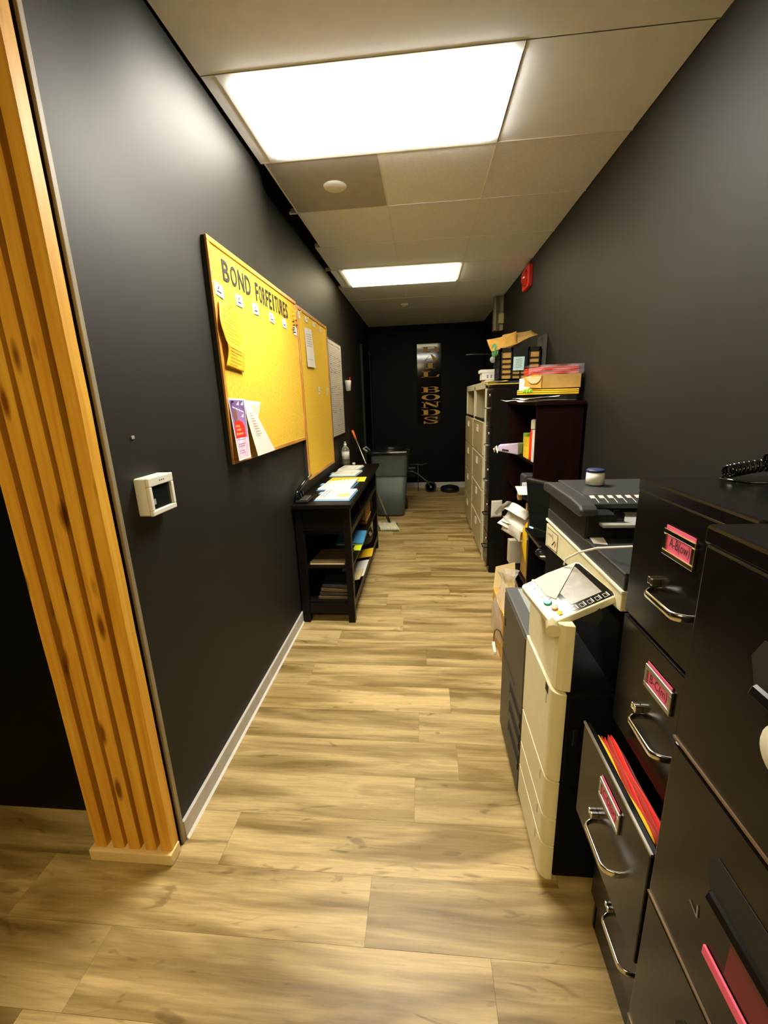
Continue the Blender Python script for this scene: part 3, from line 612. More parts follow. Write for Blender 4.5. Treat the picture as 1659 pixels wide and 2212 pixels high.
t = thing('rolling_frame', 'black wheeled frame with a bent grey tube parked behind the trash can', 'cart', (.11, 7.6, 0))
wc = (.115, 7.62, .103)
m = MB()
for a in range(24):
    pass
m.lathe([(.075, -.02), (.098, -.02), (.102, -.012), (.102, .012), (.098, .02), (.075, .02), (.075, -.02)], wc, 28, 'y').build('tyre', M['rubber'], t)
for k in range(6):
    a = k*math.pi/3; MB().tube([wc, (wc[0]+.078*math.cos(a), wc[1], wc[2]+.078*math.sin(a))], .009, 6).build('spoke', M['blackm'], t)
MB().lathe([(.001, -.03), (.02, -.03), (.02, .03), (.001, .03)], wc, 12, 'y').build('hub', M['greyi'], t)
MB().tube([(-.33, 7.62, .39), (-.22, 7.62, .39), (-.10, 7.62, .33), (.0, 7.6, .245), (.07, 7.585, .20), (.10, 7.585, .11)], .013, 8).build('bent_tube', M['greytube'], t)
MB().tube([(-.11, 7.67, .52), (-.11, 7.67, .02)], .007, 6).build('upright', M['greytube'], t)
MB().tube([(-.29, 7.67, .505), (-.13, 7.67, .505), (-.03, 7.67, .50), (.06, 7.67, .52)], .008, 6).build('cross_tube', M['greytube'], t)
B(-.34, -.13, 7.68, 7.78, .26, .46).build('bag', M['blackm'], t, .03)
wc2 = (-.42, 7.62, .103)
MB().lathe([(.02, -.02), (.098, -.02), (.102, -.012), (.102, .012), (.098, .02), (.02, .02)], wc2, 24, 'y').build('tyre', M['rubber'], t)
t = thing('robot_vacuum', 'low round black robot vacuum on the floor by the back wall', 'robot vacuum', (.46, 7.7, 0))
MB().lathe([(.001, .008), (.15, .008), (.165, .02), (.168, .07), (.155, .088), (.09, .095), (.085, .108), (.001, .108)], (.46, 7.68, 0), 32).build('body', M['blackm'], t)
MB().lathe([(.001, 0), (.04, 0), (.04, .01), (.001, .01)], (.46, 7.68, 0), 10).build('wheel', M['rubber'], t)
# vertical sign
t = thing('vertical_sign', 'tall glossy black sign lettered BAIL BONDS in gold down the back wall', 'sign', (.11, 8.03, 1.19))
B(-.108, .322, 8.026, 8.038, 1.192, 2.582).build('panel', M['blackg'], t, .003)
ys = 8.0245
def glyph(polys, x0, x1, z0, z1, name='letter'):
    m = MB()
    for p in polys: m.prism([(x0+(x1-x0)*u, z0+(z1-z0)*v) for u, v in p], 'y', ys-.002, ys+.002)
    o = m.build(name, M['gold'], t); return o
def arcband(cx, cy, ro, vo, ri, vi, a0, a1, n=18):       # curved stroke split in convex quads
    P = []
    for k in range(n):
        a, b_ = math.radians(a0+(a1-a0)*k/n), math.radians(a0+(a1-a0)*(k+1)/n)
        P.append([(cx+ro*math.cos(a), cy+vo*math.sin(a)), (cx+ro*math.cos(b_), cy+vo*math.sin(b_)), (cx+ri*math.cos(b_), cy+vi*math.sin(b_)), (cx+ri*math.cos(a), cy+vi*math.sin(a))])
    return P
R = lambda a, b_, c_, d: [(a, c_), (b_, c_), (b_, d), (a, d)]
stem_ = [R(.12, .36, 0, 1), R(0, .48, 0, .08), R(0, .48, .92, 1)]
gB = stem_+[R(.36, .62, .91, 1), R(.36, .64, .47, .55), R(.36, .66, 0, .09)]+arcband(.60, .755, .34, .245, .14, .19, -90, 90)+arcband(.64, .27, .36, .27, .13, .215, -90, 90)
gA = [[(.50, 1), (.58, 1), (.99, 0), (.66, 0)], [(.50, 1), (.47, .93), (.12, 0), (.20, 0)], R(.28, .70, .27, .33), R(0, .32, 0, .05), R(.58, 1.0, 0, .05)]
gI = [R(.25, .75, 0, 1), R(0, 1, 0, .06), R(0, 1, .94, 1)]
gL = stem_+[R(.36, .96, 0, .05), [(.80, .04), (.97, .0), (1.0, .42), (.93, .42)]]
gO = arcband(.5, .5, .5, .5, .26, .44, 0, 360, 28)
gN = [R(.13, .22, 0, 1), R(0, .36, 0, .05), R(.80, .88, .02, 1), R(.66, 1.02, .95, 1), [(.0, 1), (.30, 1), (.88, .06), (.80, 0)], [(.3, 1), (.36, .93), (.88, .2), (.88, .02)]]
gD = stem_+[R(.36, .60, .91, 1), R(.36, .60, 0, .09)]+arcband(.58, .5, .42, .5, .18, .41, -90, 90)
gS = arcband(.5, .74, .42, .26, .28, .20, 25, 180)+arcband(.5, .27, .44, .27, .28, .21, -155, 0)+[[(.08, .74), (.22, .76), (.62, .46), (.52, .38)], [(.22, .76), (.30, .62), (.9, .42), (.78, .28)], [(.52, .38), (.62, .48), (.94, .27), (.78, .27)], R(.80, .90, .66, 1.0), R(.06, .16, 0, .36)]
ZR = lambda r: 2.584-(r/10.05-23)*.00802
XC = lambda c: -.112+((870+c/10.05)-900)*.0082
for g, r0, r1, c0, c1 in ((gB, 300, 418, 400, 790), (gA, 462, 600, 410, 790), (gI, 635, 762, 495, 695), (gL, 815, 942, 405, 790), (gB, 1148, 1278, 397, 795), (gO, 1315, 1440, 397, 805), (gN, 1480, 1610, 390, 815), (gD, 1650, 1775, 392, 810), (gS, 1810, 1962, 420, 785)):
    glyph(g, XC(c0), XC(c1), ZR(r1), ZR(r0))

# ------------------------------------------------------------------ right wall fittings
t = thing('fire_alarm', 'red fire alarm strobe high on the right wall', 'fire alarm', (XR, 4.75, 2.66))
MB().prism(rrect(4.62, 4.90, 2.66, 2.86, .03), 'x', XR-.035, XR).build('base', M['red'], t, .004)
MB().lathe([(.001, -.075), (.04, -.07), (.072, -.05), (.08, -.03)], (XR, 4.76, 2.76), 24, 'x').build('dome', M['redglass'], t)
t = thing('wall_duct', 'beige metal duct running down from the ceiling in the far right corner', 'duct', (1.0, 6.2, 2.45))
B(.93, XR, 6.14, 6.26, 2.48, ZC-.002).build('channel', M['blind'], t, .004)
B(.955, .965+.03, 6.128, 6.14, 2.48, ZC-.003).build('cover_strip', M['tandark'], t)
B(.985, XR-.002, 6.09, 6.138, 2.56, 2.68).build('junction_box', M['tan'], t, .004)

# ------------------------------------------------------------------ tan lateral files
def lateral(label, y0, y1, xf, seams):
    t = thing('lateral_file', label, 'filing cabinet', ((xf+1.04)/2, (y0+y1)/2, 0)); x1 = 1.04; H = 1.78
    B(xf+.02, x1, y0, y0+.012, 0, H).build('side_panel', M['tan'], t); B(xf+.02, x1, y1-.012, y1, 0, H).build('side_panel', M['tan'], t)
    B(xf+.0, x1, y0, y1, H-.025, H).build('top_panel', M['tanl'], t, .003)
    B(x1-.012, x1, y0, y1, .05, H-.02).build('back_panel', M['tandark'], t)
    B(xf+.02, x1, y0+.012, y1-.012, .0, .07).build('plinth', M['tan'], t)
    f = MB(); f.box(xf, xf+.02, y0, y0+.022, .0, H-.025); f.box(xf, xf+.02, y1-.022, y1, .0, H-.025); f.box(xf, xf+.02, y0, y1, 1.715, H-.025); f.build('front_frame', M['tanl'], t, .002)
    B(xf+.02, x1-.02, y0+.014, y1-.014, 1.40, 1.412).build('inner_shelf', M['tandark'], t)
    B(xf-.004, xf+.016, y0+.03, y1-.03, 1.415, 1.432).build('shelf_lip', M['blackm'], t)
    zs = [.075, .41, .745, 1.08, 1.41]
    for k in range(4):
        d_ = B(xf-.012, xf+.018, y0+.024, y1-.024, zs[k]+.005, zs[k+1]-.005).build('drawer', M['tan'], t, .004)
        yc, zc = (y0+y1)/2, zs[k]+.245
        h = MB()
        for a in ((yc-.045, yc+.045, zc-.035, zc-.025), (yc-.045, yc+.045, zc+.025, zc+.035), (yc-.045, yc-.033, zc-.025, zc+.025), (yc+.033, yc+.045, zc-.025, zc+.025)): h.box(xf-.022, xf-.011, *a)
        h.build('label_frame', M['tanl'], d_, .002)
        B(xf-.014, xf-.0115, yc-.033, yc+.033, zc-.025, zc+.025).build('label_recess', M['tandark'], d_)
        if seams: B(xf-.018, xf-.011, y0+.024, y1-.024, zs[k+1]-.014, zs[k+1]-.004).build('pull_edge', M['tanl'], d_, .002)
    return t
lateral('putty lateral file cabinet farther from the camera, open top shelf', 5.07, 5.94, .575, False)
lateral('putty lateral file cabinet nearer the camera beside the black cabinet', 4.22, 5.055, .580, True)

# ------------------------------------------------------------------ black cabinet behind the bookcase
def black_file(label, x0, x1, y0, y1, H):
    t = thing('file_cabinet', label, 'filing cabinet', ((x0+x1)/2, (y0+y1)/2, 0))
    B(x0+.012, x1, y0, y1, 0, H-.02).build('body', M['black'], t, .004); B(x0, x1, y0-.003, y1+.003, H-.02, H).build('top_panel', M['black'], t, .004)
    n = 5; zb, zt = .06, H-.03
    for k in range(n):
        a, b_ = zb+(zt-zb)*k/n+.004, zb+(zt-zb)*(k+1)/n-.004
        d_ = B(x0-.006, x0+.014, y0+.015, y1-.015, a, b_).build('drawer', M['black'], t, .004)
        yc, zc = (y0+y1)/2, (a+b_)/2
        MB().tube([(x0-.004, yc-.06, zc), (x0-.032, yc-.05, zc), (x0-.032, yc+.05, zc), (x0-.004, yc+.06, zc)], .006, 8).build('handle', M['blackm'] if k < 2 else M['steel'], d_)
        MB().lathe([(.001, -.012), (.012, -.012), (.012, .0)], (x0-.006, y0+.05, b_-.05), 12, 'x').build('lock', M['chrome'], d_)
    return t
black_file('tall black file cabinet squeezed between the putty cabinet and the bookcase', .595, 1.04, 3.895, 4.21, 1.735)

# ------------------------------------------------------------------ bookcase
t = thing('bookcase', 'dark mahogany bookcase with open shelves facing the corridor', 'bookcase', (.89, 3.4, 0))
bx0, bx1, by0, by1, bH = .735, 1.04, 2.925, 3.885, 1.595
B(bx0, bx1, by0, by0+.022, 0, bH-.022).build('side_panel', M['mahog'], t, .002); B(bx0, bx1, by1-.022, by1, 0, bH-.022).build('side_panel', M['mahog'], t, .002)
B(bx0-.012, bx1, by0-.012, by1+.005, bH-.022, bH).build('top_panel', M['mahog'], t, .003); B(bx1-.01, bx1, by0, by1, .05, bH-.022).build('back_panel', M['mahog'], t)
for z in (.28, .60, .92, 1.195): B(bx0+.006, bx1-.01, by0+.022, by1-.022, z-.022, z).build('shelf', M['mahog'], t, .002)
B(bx0+.01, bx1-.01, by0+.022, by1-.022, 0.0, .07).build('plinth', M['mahog'], t)
z = 1.196
t = thing('red_bottle', 'tall red bottle with a white cap on the bookcase upper shelf', 'bottle', (.775, 3.10, z))
MB().lathe([(.001, 0), (.036, 0), (.038, .01), (.038, .195), (.030, .215), (.001, .215)], (.775, 3.085, z), 20).build('body', M['red'], t)
MB().lathe([(.001, .216), (.033, .216), (.034, .225), (.034, .275), (.028, .282), (.001, .282)], (.775, 3.085, z), 20).build('cap', M['whitep'], t)
o = B(.738, .775, 2.985, 3.03, z, z+.215).build('carton', M['offw'], None, .003); tag(o, 'narrow white carton standing nearest on the bookcase upper shelf', 'box')
t = thing('yellow_box', 'yellow box standing left of the red bottle on the bookcase upper shelf', 'box', (.75, 3.22, z))
B(.742, .80, 3.15, 3.29, z, z+.15).build('carton', M['amber'], t, .003); B(.741, .801, 3.16, 3.28, z+.055, z+.085).build('label', M['yellow'], t)
o = B(.77, .83, 3.32, 3.44, z, z+.165).build('green_box', M['green'], None, .006); tag(o, 'lime green packet behind the yellow box on the bookcase shelf', 'box')
t = thing('white_jar', 'small white jar beside the red bottle on the bookcase shelf', 'jar', (.815, 3.18, z))
MB().lathe([(.001, 0), (.026, 0), (.028, .15), (.020, .185), (.001, .19)], (.835, 3.18, z), 16).build('body', M['white'], t)
MB().lathe([(.001, .19), (.02, .19), (.02, .21), (.001, .212)], (.835, 3.18, z), 14).build('cap', M['offw'], t)
t = thing('tissue_packet', 'lavender paper packet sticking out past the bookcase shelf edge', 'packet', (.64, 3.42, z))
MB().hexa([(.57, 3.38, z+.035), (.72, 3.36, z+.004), (.78, 3.44, z+.002), (.60, 3.46, z+.03)], [(.57, 3.38, z+.075), (.72, 3.36, z+.095), (.78, 3.44, z+.09), (.60, 3.46, z+.08)]).build('wrapper', M['lav'], t, .006)
MB().slab([(.60, 3.373, z+.04), (.65, 3.367, z+.032), (.65, 3.367, z+.044), (.60, 3.373, z+.052)], .002).build('print', M['ink'], t)
MB().grid(lambda u, v: (.545+.03*u, 3.39+.06*v, z+.045+.03*math.sin(u*6)*math.cos(v*5)), 6, 6).build('crumpled_end', M['white'], t, 0, .001)
z = .921
t = thing('card_box', 'black box with white cards on the bookcase middle shelf', 'box', (.76, 3.05, z))
MB().prism(rrect(.70, .80, z, z+.175, .02), 'y', 3.03, 3.16).build('body', M['dkgrey'], t, .004)
B(.685, .80, 3.018, 3.028, z+.105, z+.128).build('card_stack', M['white'], t)
MB().slab([(.655, 2.975, z+.05), (.765, 2.965, z+.05), (.765, 3.0, z+.105), (.635, 3.01, z+.105)], .002).build('white_card', M['white'], t)
MB().slab([(.66, 3.02, z+.001), (.69, 3.02, z+.001), (.70, 3.10, z+.001), (.67, 3.10, z+.001)], .05).build('brown_wrap', M['kraft'], t, .004)
z = .601
random.seed(11)
def crumple(name, label, cx, cy, cz, sx, sy, sz, mt, seed, cat='paper'):
    random.seed(seed); ph = [random.uniform(0, 6) for _ in range(8)]
    def f(u, v):
        th = u*2*math.pi; r = .75+.18*math.sin(5*th+ph[0]+v*4)+.12*math.sin(9*th+ph[1])*math.cos(7*v+ph[2]); h = math.sin(math.pi*v)
        return (cx+sx*r*math.cos(th)*h, cy+sy*r*math.sin(th)*h, cz+sz*(.5-.5*math.cos(math.pi*v))*(.9+.2*math.sin(3*th+ph[3])))
    o = MB().grid(f, 22, 10, False).build(name, mt); return tag(o, label, cat)
t = thing('envelope_pile', 'pile of crumpled white envelopes spilling out of the bookcase', 'envelopes', (.69, 3.3, z))
def leaf(q, mt, name='envelope', bump=.012, seed=1, th=.001):
    random.seed(seed); a, b_ = random.uniform(0, 6), random.uniform(0, 6); Q = [Vector(p) for p in q]; n = (Q[1]-Q[0]).cross(Q[3]-Q[0]).normalized()
    return MB().grid(lambda u, v: quadpt(Q, u, v)+n*bump*(math.sin(5*u+a)*math.cos(4*v+b_)), 8, 8).build(name, mt, t, 0, th)
leaf([(.60, 3.25, z+.05), (.70, 3.05, z+.012), (.86, 3.12, z+.014), (.78, 3.36, z+.05)], M['offw'], seed=2)
leaf([(.585, 3.22, z+.13), (.70, 3.06, z+.07), (.83, 3.12, z+.09), (.70, 3.34, z+.14)], M['white'], seed=3)
leaf([(.60, 3.24, z+.04), (.69, 3.04, z-.005), (.70, 3.05, z+.09), (.60, 3.23, z+.15)], M['offw'], seed=4, bump=.01)
leaf([(.60, 3.20, z+.215), (.73, 3.06, z+.165), (.80, 3.12, z+.205), (.68, 3.30, z+.235)], M['white'], seed=5, bump=.014)
leaf([(.535, 3.22, z+.175), (.56, 3.26, z+.15), (.70, 3.34, z+.22), (.62, 3.22, z+.275)], M['offw'], seed=6, bump=.01)
leaf([(.56, 3.23, z+.09), (.70, 3.09, z+.055), (.80, 3.13, z+.13), (.66, 3.3, z+.18)], M['white'], seed=7)
t = thing('taped_note', 'white note hanging from the black file cabinet side by the bookcase', 'note', (.62, 3.86, .8))
leaf([(.612, 3.888, .555), (.712, 3.888, .56), (.712, 3.889, .72), (.615, 3.889, .715)], M['offw'], 'sheet', .003, 8)
t = card('yellow_envelope', 'large bright yellow envelope hanging over the bookcase shelf edge', 'envelope', [(.728, 2.972, .53), (.734, 2.972, .53), (.730, 2.975, .83), (.726, 3.13, .80)], M['amber'], .003)
D.objects.remove(t.children[0]); 
MB().add([(.722, 2.96, .47), (.715, 3.10, .60), (.712, 3.12, .63), (.718, 3.04, .72), (.724, 2.965, .78)], [(0, 1, 2, 3, 4)]).build('sheet', M['amber'], t, 0, .003)
t = thing('kraft_folder', 'brown expanding folder upright on the bookcase middle lower shelf', 'folder', (.80, 3.1, .62))
B(.76, .99, 3.16, 3.20, z+.001, z+.26).build('cover', M['kraft'], t, .004)
z = .281
t = thing('file_binder', 'pale binder standing upright on the lowest bookcase shelf', 'binder', (.72, 3.5, z))
B(.70, .95, 3.43, 3.49, z, z+.20).build('cover', M['offw'], t, .004); B(.70, .94, 3.492, 3.512, z, z+.195).build('back_cover', M['manila'], t)
t = thing('archive_box', 'brown cardboard box on the lowest bookcase shelf', 'box', (.85, 3.2, z))
B(.76, 1.0, 3.0, 3.28, z+.001, z+.23).build('carton', M['kraft'], t, .003); B(.757, 1.002, 2.997, 3.283, z+.19, z+.236).build('lid', M['kraft'], t, .003)

# ---- on top of the bookcase
z = bH+.001
t = thing('paper_pile', 'loose white papers lying on the bookcase top under the yellow envelopes', 'papers', (.8, 3.1, z))
leaf([(.62, 2.93, z+.006), (.98, 2.93, z+.008), (.98, 3.2, z+.010), (.62, 3.2, z+.012)], M['white'], 'sheet', .005, 21)
leaf([(.64, 2.92, z+.018), (.86, 2.90, z+.036), (.95, 3.12, z+.034), (.62, 3.15, z+.026)], M['white'], 'sheet', .006, 22)
leaf([(.56, 3.02, z+.012), (.66, 3.0, z+.01), (.66, 3.25, z+.012), (.55, 3.22, z+.016)], M['offw'], 'sheet', .004, 23)
t = thing('envelope_stack', 'stack of yellow envelopes under the open carton on the bookcase', 'envelopes', (.84, 3.08, z+.03))
for k in range(3):
    MB().slab([(.655+.01*k, 2.965+.012*k, z+.050+.012*k), (1.0, 2.96, z+.046+.012*k), (1.01, 3.2, z+.046+.012*k), (.66, 3.2, z+.050+.012*k)], .008).build('envelope', M['orangep'] if k != 1 else M['amber'], t)
t = thing('open_carton', 'torn open shallow brown carton on the bookcase top', 'box', (.83, 3.1, z+.08))
cz = z+.086
B(.70, 1.015, 2.985, 3.23, cz, cz+.004).build('bottom', M['kraftl'], t)
B(.765, 1.015, 2.982, 2.988, cz, cz+.085).build('near_wall', M['kraft'], t); B(.70, 1.015, 3.225, 3.231, cz, cz+.085).build('far_wall', M['kraft'], t); B(1.010, 1.016, 2.985, 3.23, cz, cz+.085).build('end_wall', M['kraft'], t)
MB().prism([(.655, cz+.015), (.765, cz), (.765, cz+.085), (.72, cz+.09), (.65, cz+.07), (.66, cz+.045)], 'y', 2.975, 2.978).build('torn_flap', M['kraftl'], t)
MB().prism([(.715+.045*math.cos(a), cz+.075+.045*math.sin(a)) for a in [math.pi+k*math.pi/10 for k in range(11)]], 'y', 2.970, 2.973).build('round_tab', M['manila'], t)
B(.66, .72, 3.10, 3.14, cz-.012, cz+.07).build('white_card', M['white'], t)
t = thing('red_folder_pack', 'plastic-wrapped pack of red folders lying on the open carton', 'folders', (.87, 3.1, cz+.09))
for k in range(4): MB().slab([(.69+.012*k+(.05 if k > 1 else 0), 2.99, cz+.09+.012*k), (1.0, 2.985, cz+.09+.012*k), (1.005, 3.2, cz+.09+.012*k), (.70, 3.2, cz+.09+.012*k)], .009).build('folder', M['redf'] if k % 2 else M['red'], t, .002)
random.seed(4)
MB().grid(lambda u, v: (.68+.345*u+.006*math.sin(19*v), 2.968+.02*math.sin(v*3.1)*0+.008*math.sin(13*u)*math.cos(9*v), cz+.083+.062*v), 24, 6).build('plastic_wrap', M['film2'], t)
MB().grid(lambda u, v: (.68+.345*u, 2.97+.24*v, cz+.146+.005*math.sin(13*u)*math.cos(11*v)), 20, 10).build('plastic_wrap', M['film2'], t)
o = MB().grid(lambda u, v: (.655+.05*u+.01*math.sin(9*v), 2.955+.03*v, z+.072+.012*math.sin(17*u+5*v)), 14, 6).build('green_netting', M['green'], None, 0, .001); tag(o, 'scrap of green netting on the yellow envelopes of the bookcase top', 'scrap')

# ---- on top of the black and tan cabinets
z = 1.736
t = thing('yellow_pad', 'yellow paper folder lying on the black cabinet below the crate', 'folder', (.7, 4.0, z))
MB().slab([(.56, 3.885, z+.006), (1.0, 3.885, z+.004), (1.0, 4.2, z+.004), (.585, 4.2, z+.008)], .006).build('cover', M['yellow'], t)
leaf([(.51, 3.875, z+.022), (.72, 3.87, z+.034), (.72, 3.935, z+.030), (.60, 3.935, z+.022)], M['yellow'], 'curled_sheet', .006, 31)
o = B(.60, .98, 3.945, 4.19, z+.0145, z+.0395).build('navy_binder', M['navy'], None, .004); tag(o, 'navy blue binder edge under the crate on the black cabinet', 'binder')
def crate():
    t = thing('milk_crate', 'black open-sided plastic crate on the black cabinet', 'crate', (.83, 4.02, z))
    x0, x1, y0, y1, a, b_ = .655, .995, 3.925, 4.20, z+.04, z+.30
    B(x0, x1, y0, y1, a, a+.008).build('bottom', M['blackm'], t)
    def face(pts, name):
        m = MB()
        for r in pts: m.box(*r)
        m.build(name, M['blackm'], t)
    F = []
    for u0, u1, v0, v1 in [(0, 1, 0, .04), (0, 1, .88, 1), (0, .05, 0, 1), (.95, 1, 0, 1), (.27, .32, 0, 1), (.68, .73, 0, 1), (.49, .52, 0, .30), (.30, .70, .30, .88)]+[(0, .3, k, k+.03) for k in (.18, .34, .50, .66)]+[(.7, 1, k, k+.03) for k in (.18, .34, .50, .66)]+[(.3, .7, .15, .18)]:
        F.append((x0+(x1-x0)*u0, x0+(x1-x0)*u1, y0, y0+.006, a+(b_-a)*v0, a+(b_-a)*v1))
    face(F, 'near_lattice')
    S = []
    for u0, u1, v0, v1 in [(0, 1, 0, .04), (0, 1, .85, 1), (0, .08, 0, 1), (.92, 1, 0, 1)]+[(k, k+.05, 0, 1) for k in (.22, .38, .54, .70)]+[(0, 1, k, k+.03) for k in (.25, .45, .65)]:
        S.append((x0, x0+.006, y0+(y1-y0)*u0, y0+(y1-y0)*u1, a+(b_-a)*v0, a+(b_-a)*v1))
    face(S, 'left_lattice')
    face([(x1-.006, x1, y0, y1, a, b_)], 'right_wall'); face([(x0, x1, y1-.006, y1, a, b_)], 'far_wall')
    return t
crate()
t = thing('kraft_parcel', 'folded brown paper parcels filling the crate', 'parcel', (.83, 4.05, z+.05))
B(.672, .985, 3.94, 4.19, z+.05, z+.275).build('carton', M['kraft'], t)
leaf([(.585, 3.93, z+.275), (.80, 3.94, z+.33), (.80, 4.02, z+.435), (.55, 4.0, z+.375)], M['kraftl'], 'paper_flap', .016, 41, .003)
leaf([(.66, 3.93, z+.29), (.97, 3.96, z+.39), (.95, 4.12, z+.46), (.70, 4.1, z+.42)], M['kraft'], 'paper_flap', .014, 42, .003)
t = card('blue_note', 'pale blue note with handwriting stuck on the crate front', 'note', [(.765, 3.921, z+.115), (.855, 3.921, z+.115), (.860, 3.921, z+.225), (.768, 3.921, z+.225)], M['lightblue_note'], .0012, [(.2, .8-.12*k, .8, .84-.12*k, .005) for k in range(6)], None, M['greyink'])
o = B(.985, 1.03, 3.96, 4.15, z+.03, z+.36); o = MB().slab([(.975, 3.95, z+.30), (1.02, 3.95, z+.30), (1.045, 3.97, z+.40), (1.035, 3.97, z+.40)], .1); 
o = MB().hexa([(.998, 3.95, z+.004), (1.04, 3.95, z+.004), (1.04, 4.15, z+.004), (.998, 4.15, z+.004)], [(1.015, 3.95, z+.395), (1.045, 3.95, z+.40), (1.045, 4.15, z+.40), (1.015, 4.15, z+.395)]).build('cardboard_sheet', M['greyp']); tag(o, 'dark folded cardboard wedged between the crate and the right wall', 'cardboard')
crumple('green_wrapper', 'crumpled green and clear wrapper hanging at the crate corner', .615, 3.96, z+.235, .035, .04, .10, M['greenp'], 51, 'wrapper')
z = 1.781
t = thing('white_box', 'white cardboard box with three dark marks on the nearer putty cabinet', 'box', (.63, 4.5, z))
B(.575, .78, 4.46, 4.62, z+.022, z+.115).build('carton', M['white'], t, .003)
B(.560, .795, 4.452, 4.628, z+.088, z+.118).build('lid', M['white'], t, .003)
m = MB()
for k in range(3):
    for dz in (0, .016): m.lathe([(.004, -.001), (.009, -.001), (.009, .001), (.004, .001)], (.63+.035*k, 4.459, z+.045+dz), 12, 'y')
m.build('dark_mark', M['greyink'], t)
t = thing('paper_bundle', 'flat bundle of brown and white papers under the white box', 'papers', (.68, 4.5, z))
MB().slab([(.60, 4.44, z+.001), (.82, 4.44, z+.001), (.82, 4.7, z+.001), (.60, 4.7, z+.001)], .012).build('kraft_folder', M['kraftl'], t); MB().slab([(.595, 4.28, z+.001), (.73, 4.28, z+.001), (.73, 4.43, z+.001), (.595, 4.43, z+.001)], .006).build('white_sheet', M['white'], t)
MB().slab([(.61, 4.45, z+.014), (.80, 4.45, z+.014), (.80, 4.68, z+.014), (.61, 4.68, z+.014)], .007).build('white_sheet', M['offw'], t)
t = thing('clip_lamp', 'small dark clip lamp with a thin arm on the nearer putty cabinet', 'lamp', (.75, 4.9, z))
B(.68, .84, 4.84, 4.98, z+.001, z+.02).build('base', M['blackm'], t, .004); MB().tube([(.76, 4.91, z+.02), (.76, 4.91, z+.30)], .008).build('post', M['blackm'], t)
MB().tube([(.76, 4.91, z+.30), (.55, 4.9, z+.305), (.46, 4.9, z+.30)], .006).build('arm', M['blackm'], t)
MB().lathe([(.001, -.02), (.03, -.02), (.034, .0), (.02, .03), (.001, .03)], (.74, 4.87, z+.24), 16, 'y').build('head', M['greyi'], t)

# ------------------------------------------------------------------ desk with monitor, jar; carton on the floor
t = thing('side_desk', 'low black desk between the copier and the bookcase', 'desk', (.83, 2.42, 0))
B(.690, 1.04, 1.99, 2.89, .735, .76).build('desktop', M['blackg'], t, .004)
for y in (2.0, 2.86): B(.71, 1.03, y, y+.022, 0, .735).build('side_panel', M['black'], t)
B(1.015, 1.03, 2.02, 2.86, .3, .735).build('back_panel', M['black'], t)
t = thing('monitor', 'black monitor on a round glossy stand on the side desk', 'monitor', (.74, 2.35, .761))
MB().lathe([(.001, .001), (.152, .001), (.158, .007), (.152, .014), (.04, .018), (.001, .018)], (.782, 2.33, .761), 40).build('stand', M['blackg'], t)
MB().tube([(.80, 2.36, .777), (.80, 2.38, .95)], .022, 12).build('neck', M['blackg'], t)
RM = Matrix.Translation((.76, 2.42, 1.0)) @ Matrix.Rotation(math.radians(-62), 4, 'Z') @ Matrix.Rotation(math.radians(8), 4, 'X')
B(-.24, .24, -.02, .02, -.16, .16).xf(RM).build('casing', M['blackm'], t, .012)
B(-.225, .225, -.0215, -.0195, -.14, .145).xf(RM).build('screen', M['glassd'], t)
B(-.23, -.20, -.023, -.019, -.158, -.150).xf(RM).build('standby_light', M['bluelight'], t)
m = MB()
t = thing('key_bunch', 'small bunch of keys and clips on the monitor stand', 'keys', (.69, 2.25, .778))
MB().lathe([(.009, -.001), (.012, 0), (.009, .001)], (.685, 2.25, .780), 16).build('ring', M['chrome'], t)
MB().slab([(.68, 2.235, .779), (.71, 2.225, .779), (.712, 2.235, .779), (.682, 2.245, .779)], .003).build('key', M['chrome'], t)
MB().slab([(.675, 2.255, .779), (.66, 2.285, .779), (.668, 2.288, .779), (.683, 2.258, .779)], .003).build('key', M['steel'], t)
t = thing('shipping_carton', 'tan cardboard carton on the floor beyond the copier', 'carton', (.6, 2.72, 0))
B(.478, .635, 2.43, 2.84, .002, .33).build('body', M['kraftl'], t, .003)
MB().slab([(.48, 2.84, .33), (.63, 2.84, .33), (.635, 2.90, .50), (.50, 2.89, .47)], .004).build('flap', M['manila'], t)
MB().slab([(.478, 2.45, .33), (.478, 2.60, .33), (.463, 2.60, .36), (.463, 2.45, .36)], .003).build('side_flap', M['manila'], t)
t = thing('plastic_bag', 'clear crinkled plastic bag draped over the floor carton', 'bag', (.55, 2.7, .1))
def bag(u, v):
    th = u*2*math.pi; r = 1+.05*math.sin(7*th)+.04*math.sin(11*th+6*v); k = 1-.62*max(0, v-.45)/.55
    return (.555+.10*r*k*math.cos(th), 2.65+.245*r*k*math.sin(th), .10+.36*v+.01*math.sin(9*th))
MB().grid(bag, 44, 12).build('film', M['film'], t)
MB().grid(lambda u, v: (.555+(.03+.03*v)*math.cos(u*6.283)*(1+.3*math.sin(5*u*6.283)), 2.70+(.03+.03*v)*math.sin(u*6.283)*(1+.3*math.sin(4*u*6.283)), .445+.065*v), 24, 5).build('knotted_neck', M['film'], t)
t = thing('power_adapter', 'white plug with a black cable on the floor against the carton', 'plug', (.47, 2.6, 0))
MB().hexa([(.440, 2.52, .002), (.460, 2.515, .002), (.470, 2.64, .002), (.448, 2.645, .002)], [(.442, 2.52, .024), (.458, 2.517, .024), (.468, 2.64, .024), (.45, 2.643, .024)]).build('plug', M['white'], t, .003)
MB().tube([(.46, 2.64, .014), (.465, 2.66, .05), (.462, 2.62, .12), (.464, 2.55, .17), (.468, 2.47, .20), (.47, 2.40, .2), (.50, 2.2, .06)], .0035, 6).build('cable', M['rubber'], t)

